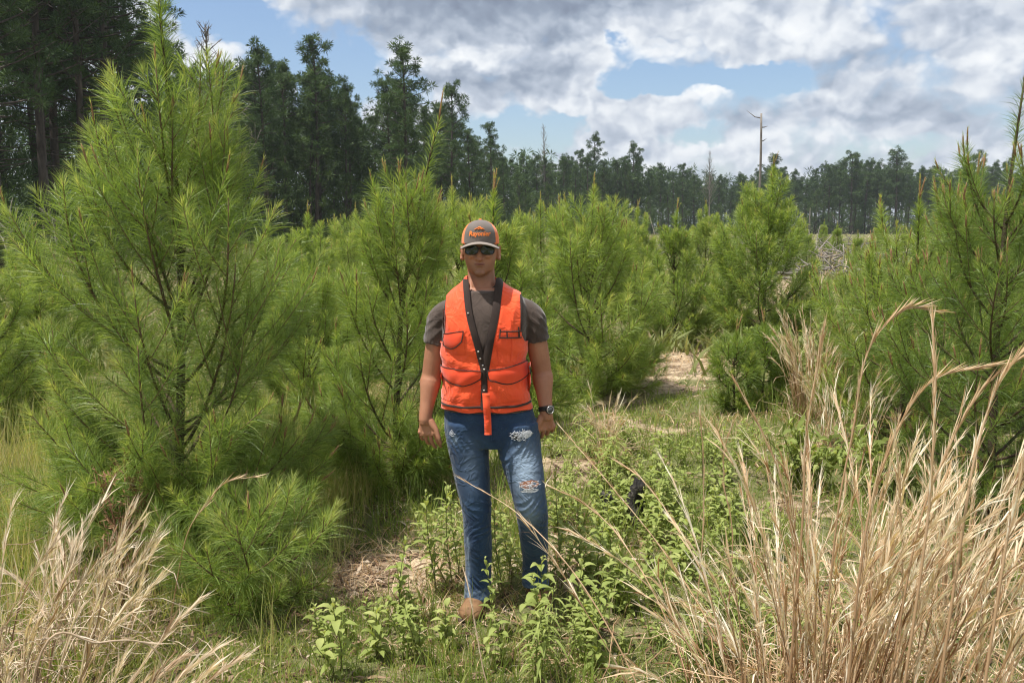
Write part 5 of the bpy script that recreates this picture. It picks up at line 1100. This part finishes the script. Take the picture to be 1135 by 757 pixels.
# --- boots
def boot(heel, toe, ank):
    e = MB(); heel, toe, ank = map(np.array, (heel, toe, ank)); D = toe-heel; L = np.linalg.norm(D); D = D/L; S = np.array([-D[1], D[0], 0])
    def ring(mb, t, w_, h_, z0): return
    n = 22; K = [(0, .034, .085), (.12, .044, .105), (.35, .046, .105), (.55, .049, .085), (.75, .055, .070), (.9, .050, .062), (1, .028, .042)]
    t, o_ = spline(K, 18); up = MB(); a_ = np.arange(n)*2*PI/n; V = []
    for ti, (w_, h_) in zip(t, o_):
        c_ = heel + D*L*ti
        for aa in a_: V.append(c_ + S*math.cos(aa)*w_ + np.array([0, 0, h_*.5 + math.sin(aa)*h_*.5]) + np.array([0, 0, .018]))
    V = np.array(V); q = [[i*n+j, i*n+(j+1) % n, (i+1)*n+(j+1) % n, (i+1)*n+j] for i in range(17) for j in range(n)]
    V = np.vstack([V, V[:n].mean(0), V[-n:].mean(0)]); T = [[len(V)-2, (j+1) % n, j] for j in range(n)] + [[len(V)-1, 17*n+j, 17*n+(j+1) % n] for j in range(n)]
    up.add(V, T, q); P = np.array([heel + D*L*.28 + [0, 0, .05], ank - [0, 0, .05], ank + [0, 0, .06]]); up.tube(P, [.045, .047, .050], 20)
    bt = fin(fuse(up, 'boot', .005, M['boot'], None, 4))
    so_ = MB(); V = []
    for ti, (w_, h_) in zip(t, o_):
        for sx, zz in ((-1, 0), (1, 0), (1, .026), (-1, .026)): V.append(heel + D*L*(ti*1.02-.01) + S*sx*(w_+.004) + [0, 0, zz])
    q = [[i*4+j, i*4+(j+1) % 4, (i+1)*4+(j+1) % 4, (i+1)*4+j] for i in range(17) for j in range(4)] + [[0, 1, 2, 3], [68, 71, 70, 69]]; so_.add(V, [], q); so_.obj('sole', M['sole'], bt)
    lc = MB(); 
    for k_ in range(5):
        c_ = heel + D*L*(.42+.05*k_) + [0, 0, .108-.010*k_]; lc.tube(np.array([c_-S*.022, c_+[0, 0, .004], c_+S*.022]), .0024, 5)
    lc.obj('laces', M['binding'], bt, True); return bt
hl = at(532, 672, MY+.075); hl[2] = GZ-.004; tl = at(519, 683, MY-.13); tl[2] = GZ-.004; ak = mp(530, 650, .03)
boot(hl, tl, ak)
hr_ = at(592, 662, MY+.20); hr_[2] = GZ-.004; tr_ = at(601, 672, MY-.02); tr_[2] = GZ-.004; ak = mp(593, 648, .115)
boot(hr_, tr_, ak)
# --- cap
cp, cb = MB(), MB(); zb = hz(.136); H_ = mp(hx, 243.5, .0)[2] - zb
t = np.linspace(0, 1, 22); n = 64; V = []; ph = np.arange(n)*2*PI/n
for ti in t:
    f = (1-ti**2.6)**.52 if ti < 1 else 0.02
    for a_ in ph:
        fr = max(0, -math.sin(a_)); g_ = (1-ti**(2.6+2.2*fr))**.5 if ti < .999 else .02
        w_ = .0835*(f*(1-fr)+g_*fr); d_ = (.102 if math.sin(a_) < 0 else .108)*(f*(1-fr)+g_*fr)
        V.append([HX + w_*math.cos(a_), HY + .004 + d_*math.sin(a_), zb + H_*ti + .010*(1-ti)*math.sin(a_)*-.0])
V = np.array(V); q = [[i*n+j, i*n+(j+1) % n, (i+1)*n+(j+1) % n, (i+1)*n+j] for i in range(21) for j in range(n)]
mi = [0 if -math.sin((j+.5)*2*PI/n) > .60 - .12*(i/21) else 1 for i in range(21) for j in range(n)]
cap = mesh_obj('cap', V, [np.array(q)], [M['cap_grey'], M['cap_orange']], None, smooth=True, matidx=mi); sdm = cap.modifiers.new('t', 'SOLIDIFY'); sdm.thickness = .003
fin(cap)
bt_ = MB(); ball(bt_, (HX, HY+.004, zb+H_*.995), (.007, .007, .004), 8); bt_.obj('cap_button', M['cap_orange'], cap, True)
# curved brim
nu, nv = 25, 9; V = []
for j in range(nv):
    v_ = j/(nv-1)
    for i in range(nu):
        u_ = -1+2*i/(nu-1); a_ = u_*R(66); x0 = HX + .0835*math.sin(a_)*1.0; y0 = HY+.004 - .101*math.cos(a_)
        ext = .068*(1-abs(u_)**2.6)**.5 if abs(u_) < 1 else 0
        x_ = x0 + (x0-HX)*.13*v_; y_ = y0 - ext*v_; V.append([x_, y_, zb + .008 - .024*(abs(x_-HX)/.085)**2.0 - .006*v_*(1 if ext else 0)+.002])
V = np.array(V); Vb = V - [0, 0, .0045]; q = [[j*nu+i, j*nu+i+1, (j+1)*nu+i+1, (j+1)*nu+i] for j in range(nv-1) for i in range(nu-1)]; o1 = nu*nv
q += [[a_+o1 for a_ in r_[::-1]] for r_ in q[:]]; q += [[(nv-1)*nu+i, (nv-1)*nu+i+1, (nv-1)*nu+i+1+o1, (nv-1)*nu+i+o1] for i in range(nu-1)]
mb = MB(); mb.add(np.vstack([V, Vb]), None, q); mb.obj('brim', M['brim'], cap, True)
# stitched wording and ridge mark on the front panel
def cap_y(x, z):
    ti = np.clip((z-zb)/H_, 0, .97); g_ = (1-ti**4.6)**.5; w_ = .0835*g_; d_ = .102*g_
    return HY+.004 - d_*np.sqrt(np.clip(1-((x-HX)/w_)**2, 0, 1))
cu = bpy.data.curves.new('t', 'FONT'); cu.body = 'Rayonier'; cu.size = .030; cu.extrude = .0; cu.offset = .0007; cu.shear = .15; cu.align_x = 'CENTER'; cu.resolution_u = 2
to = bpy.data.objects.new('t', cu); COL.objects.link(to); dg = bpy.context.evaluated_depsgraph_get(); tm = bpy.data.meshes.new_from_object(to.evaluated_get(dg)); bpy.data.objects.remove(to)
for v in tm.vertices:
    x = HX + v.co.x*.86; z = zb + .036 + v.co.y*.95; v.co = (x, float(cap_y(x, z)) - .0035, z)
tm.materials.clear(); tm.materials.append(M['logo']); lo_ = bpy.data.objects.new('cap_lettering', tm); COL.objects.link(lo_); lo_.parent = cap
mb = MB()
for (a_, b_) in (((-.022, .062), (.0, .074)), ((.0, .074), (.021, .063)), ((-.008, .0625), (.002, .068)), ((.002, .068), (.012, .063))):
    k_ = 5; xx = HX + np.linspace(a_[0], b_[0], k_); zz = zb + np.linspace(a_[1], b_[1], k_); mb.tube(np.stack([xx, cap_y(xx, zz)-.0030, zz], 1), .0019, 6)
mb.obj('cap_emblem', M['logo'], cap, True)
# --- sunglasses
gl = MB(); zg = hz(.1105)
def wrap(x, z): return HY - .090*np.sqrt(np.clip(1-((x-HX)/.083)**2, 0.02, 1)) - .012
fr_ = MB()
for s_ in (-1, 1):
    k_ = 26; a_ = np.arange(k_)*2*PI/k_; ex = .0285*np.sign(np.cos(a_))*np.abs(np.cos(a_))**.72; ez = .0195*np.sign(np.sin(a_))*np.abs(np.sin(a_))**.8
    X_ = HX + s_*.0345 + ex*s_; Z_ = zg + ez - .10*ex*.6; Y_ = wrap(X_, Z_)
    V = np.vstack([[HX+s_*.0345, wrap(HX+s_*.0345, zg)-.003, zg], np.stack([X_, Y_, Z_], 1)]); gl.add(V, [[0, 1+i, 1+(i+1) % k_] for i in range(k_)])
    fr_.tube(np.stack([np.r_[X_, X_[:1]], np.r_[Y_, Y_[:1]], np.r_[Z_, Z_[:1]]], 1), .0022, 6, cap=False)
    fr_.tube(np.array([[HX+s_*.064, wrap(HX+s_*.063, zg)+.002, zg+.008], [HX+s_*.076, HY-.045, zg+.009], [HX+s_*.080, HY+.0, zg+.006]]), .0032, 6)
fr_.tube(np.array([[HX-.009, wrap(HX, zg), zg+.005], [HX, wrap(HX, zg)-.001, zg+.008], [HX+.009, wrap(HX, zg), zg+.005]]), .003, 6)
sg = fin(fr_.obj('sunglasses', M['black'], None, True)); gl.obj('lens', M['lens'], sg, True)
# --- watch on the wrist to the right
wt = MB(); Wc = PR[-1]+np.array([0, 0, .012]); Dw = unit(PR[-1]-PR[-4]); a_ = np.linspace(0, 2*PI, 21)
A1 = unit(np.cross(Dw, [0, 1, 0])); A2 = np.cross(Dw, A1)
for k_ in (-.007, 0, .007): wt.tube(Wc + Dw*k_ + A1*np.cos(a_)[:, None]*.0335 + A2*np.sin(a_)[:, None]*.0325, .0042, 6, cap=False)
wa = fin(wt.obj('wristwatch', M['black'], None, True)); f_ = unit(np.array([.45, -1, .1])); cc = Wc + f_*.037
cs_ = MB(); cs_.tube(np.array([cc-f_*.008, cc, cc+f_*.004]), [.0195, .0205, .0185], 20); cs_.obj('watch_case', M['black'], wa, True)
dl = MB(); dl.tube(np.array([cc+f_*.0035, cc+f_*.0055]), [.0150, .0145], 20); dl.obj('watch_dial', M['dial'], wa); rg = MB(); e1 = unit(np.cross(f_, [0, 0, 1])); e2 = np.cross(f_, e1); rg.tube(cc + f_*.005 + e1*np.cos(a_)[:, None]*.0165 + e2*np.sin(a_)[:, None]*.0165, .0013, 5, cap=False); rg.obj('watch_bezel', M['snap'], wa, True)

# ------------------------------------------------------------------ thin summer haze
hm = bpy.data.materials.new('thin_air'); hm.use_nodes = True; nt = hm.node_tree; nt.nodes.clear()
pv = nt.nodes.new('ShaderNodeVolumePrincipled'); ou = nt.nodes.new('ShaderNodeOutputMaterial'); nt.links.new(pv.outputs[0], ou.inputs['Volume'])
pv.inputs['Density'].default_value = .00035; pv.inputs['Color'].default_value = (.80, .87, .95, 1); pv.inputs['Anisotropy'].default_value = .3
bx = np.array([[x, y, z] for z in (-2.5, 34) for y in (-210, 1600) for x in (-950, 950)], float)
hz_o = mesh_obj('haze', bx, [[[0, 2, 3, 1], [4, 5, 7, 6], [0, 1, 5, 4], [2, 6, 7, 3], [0, 4, 6, 2], [1, 3, 7, 5]]], hm); tag(hz_o, 'thin pale summer haze over the field and forest', kind='stuff')
scene.cycles.volume_bounces = 0; scene.cycles.volume_max_steps = 64
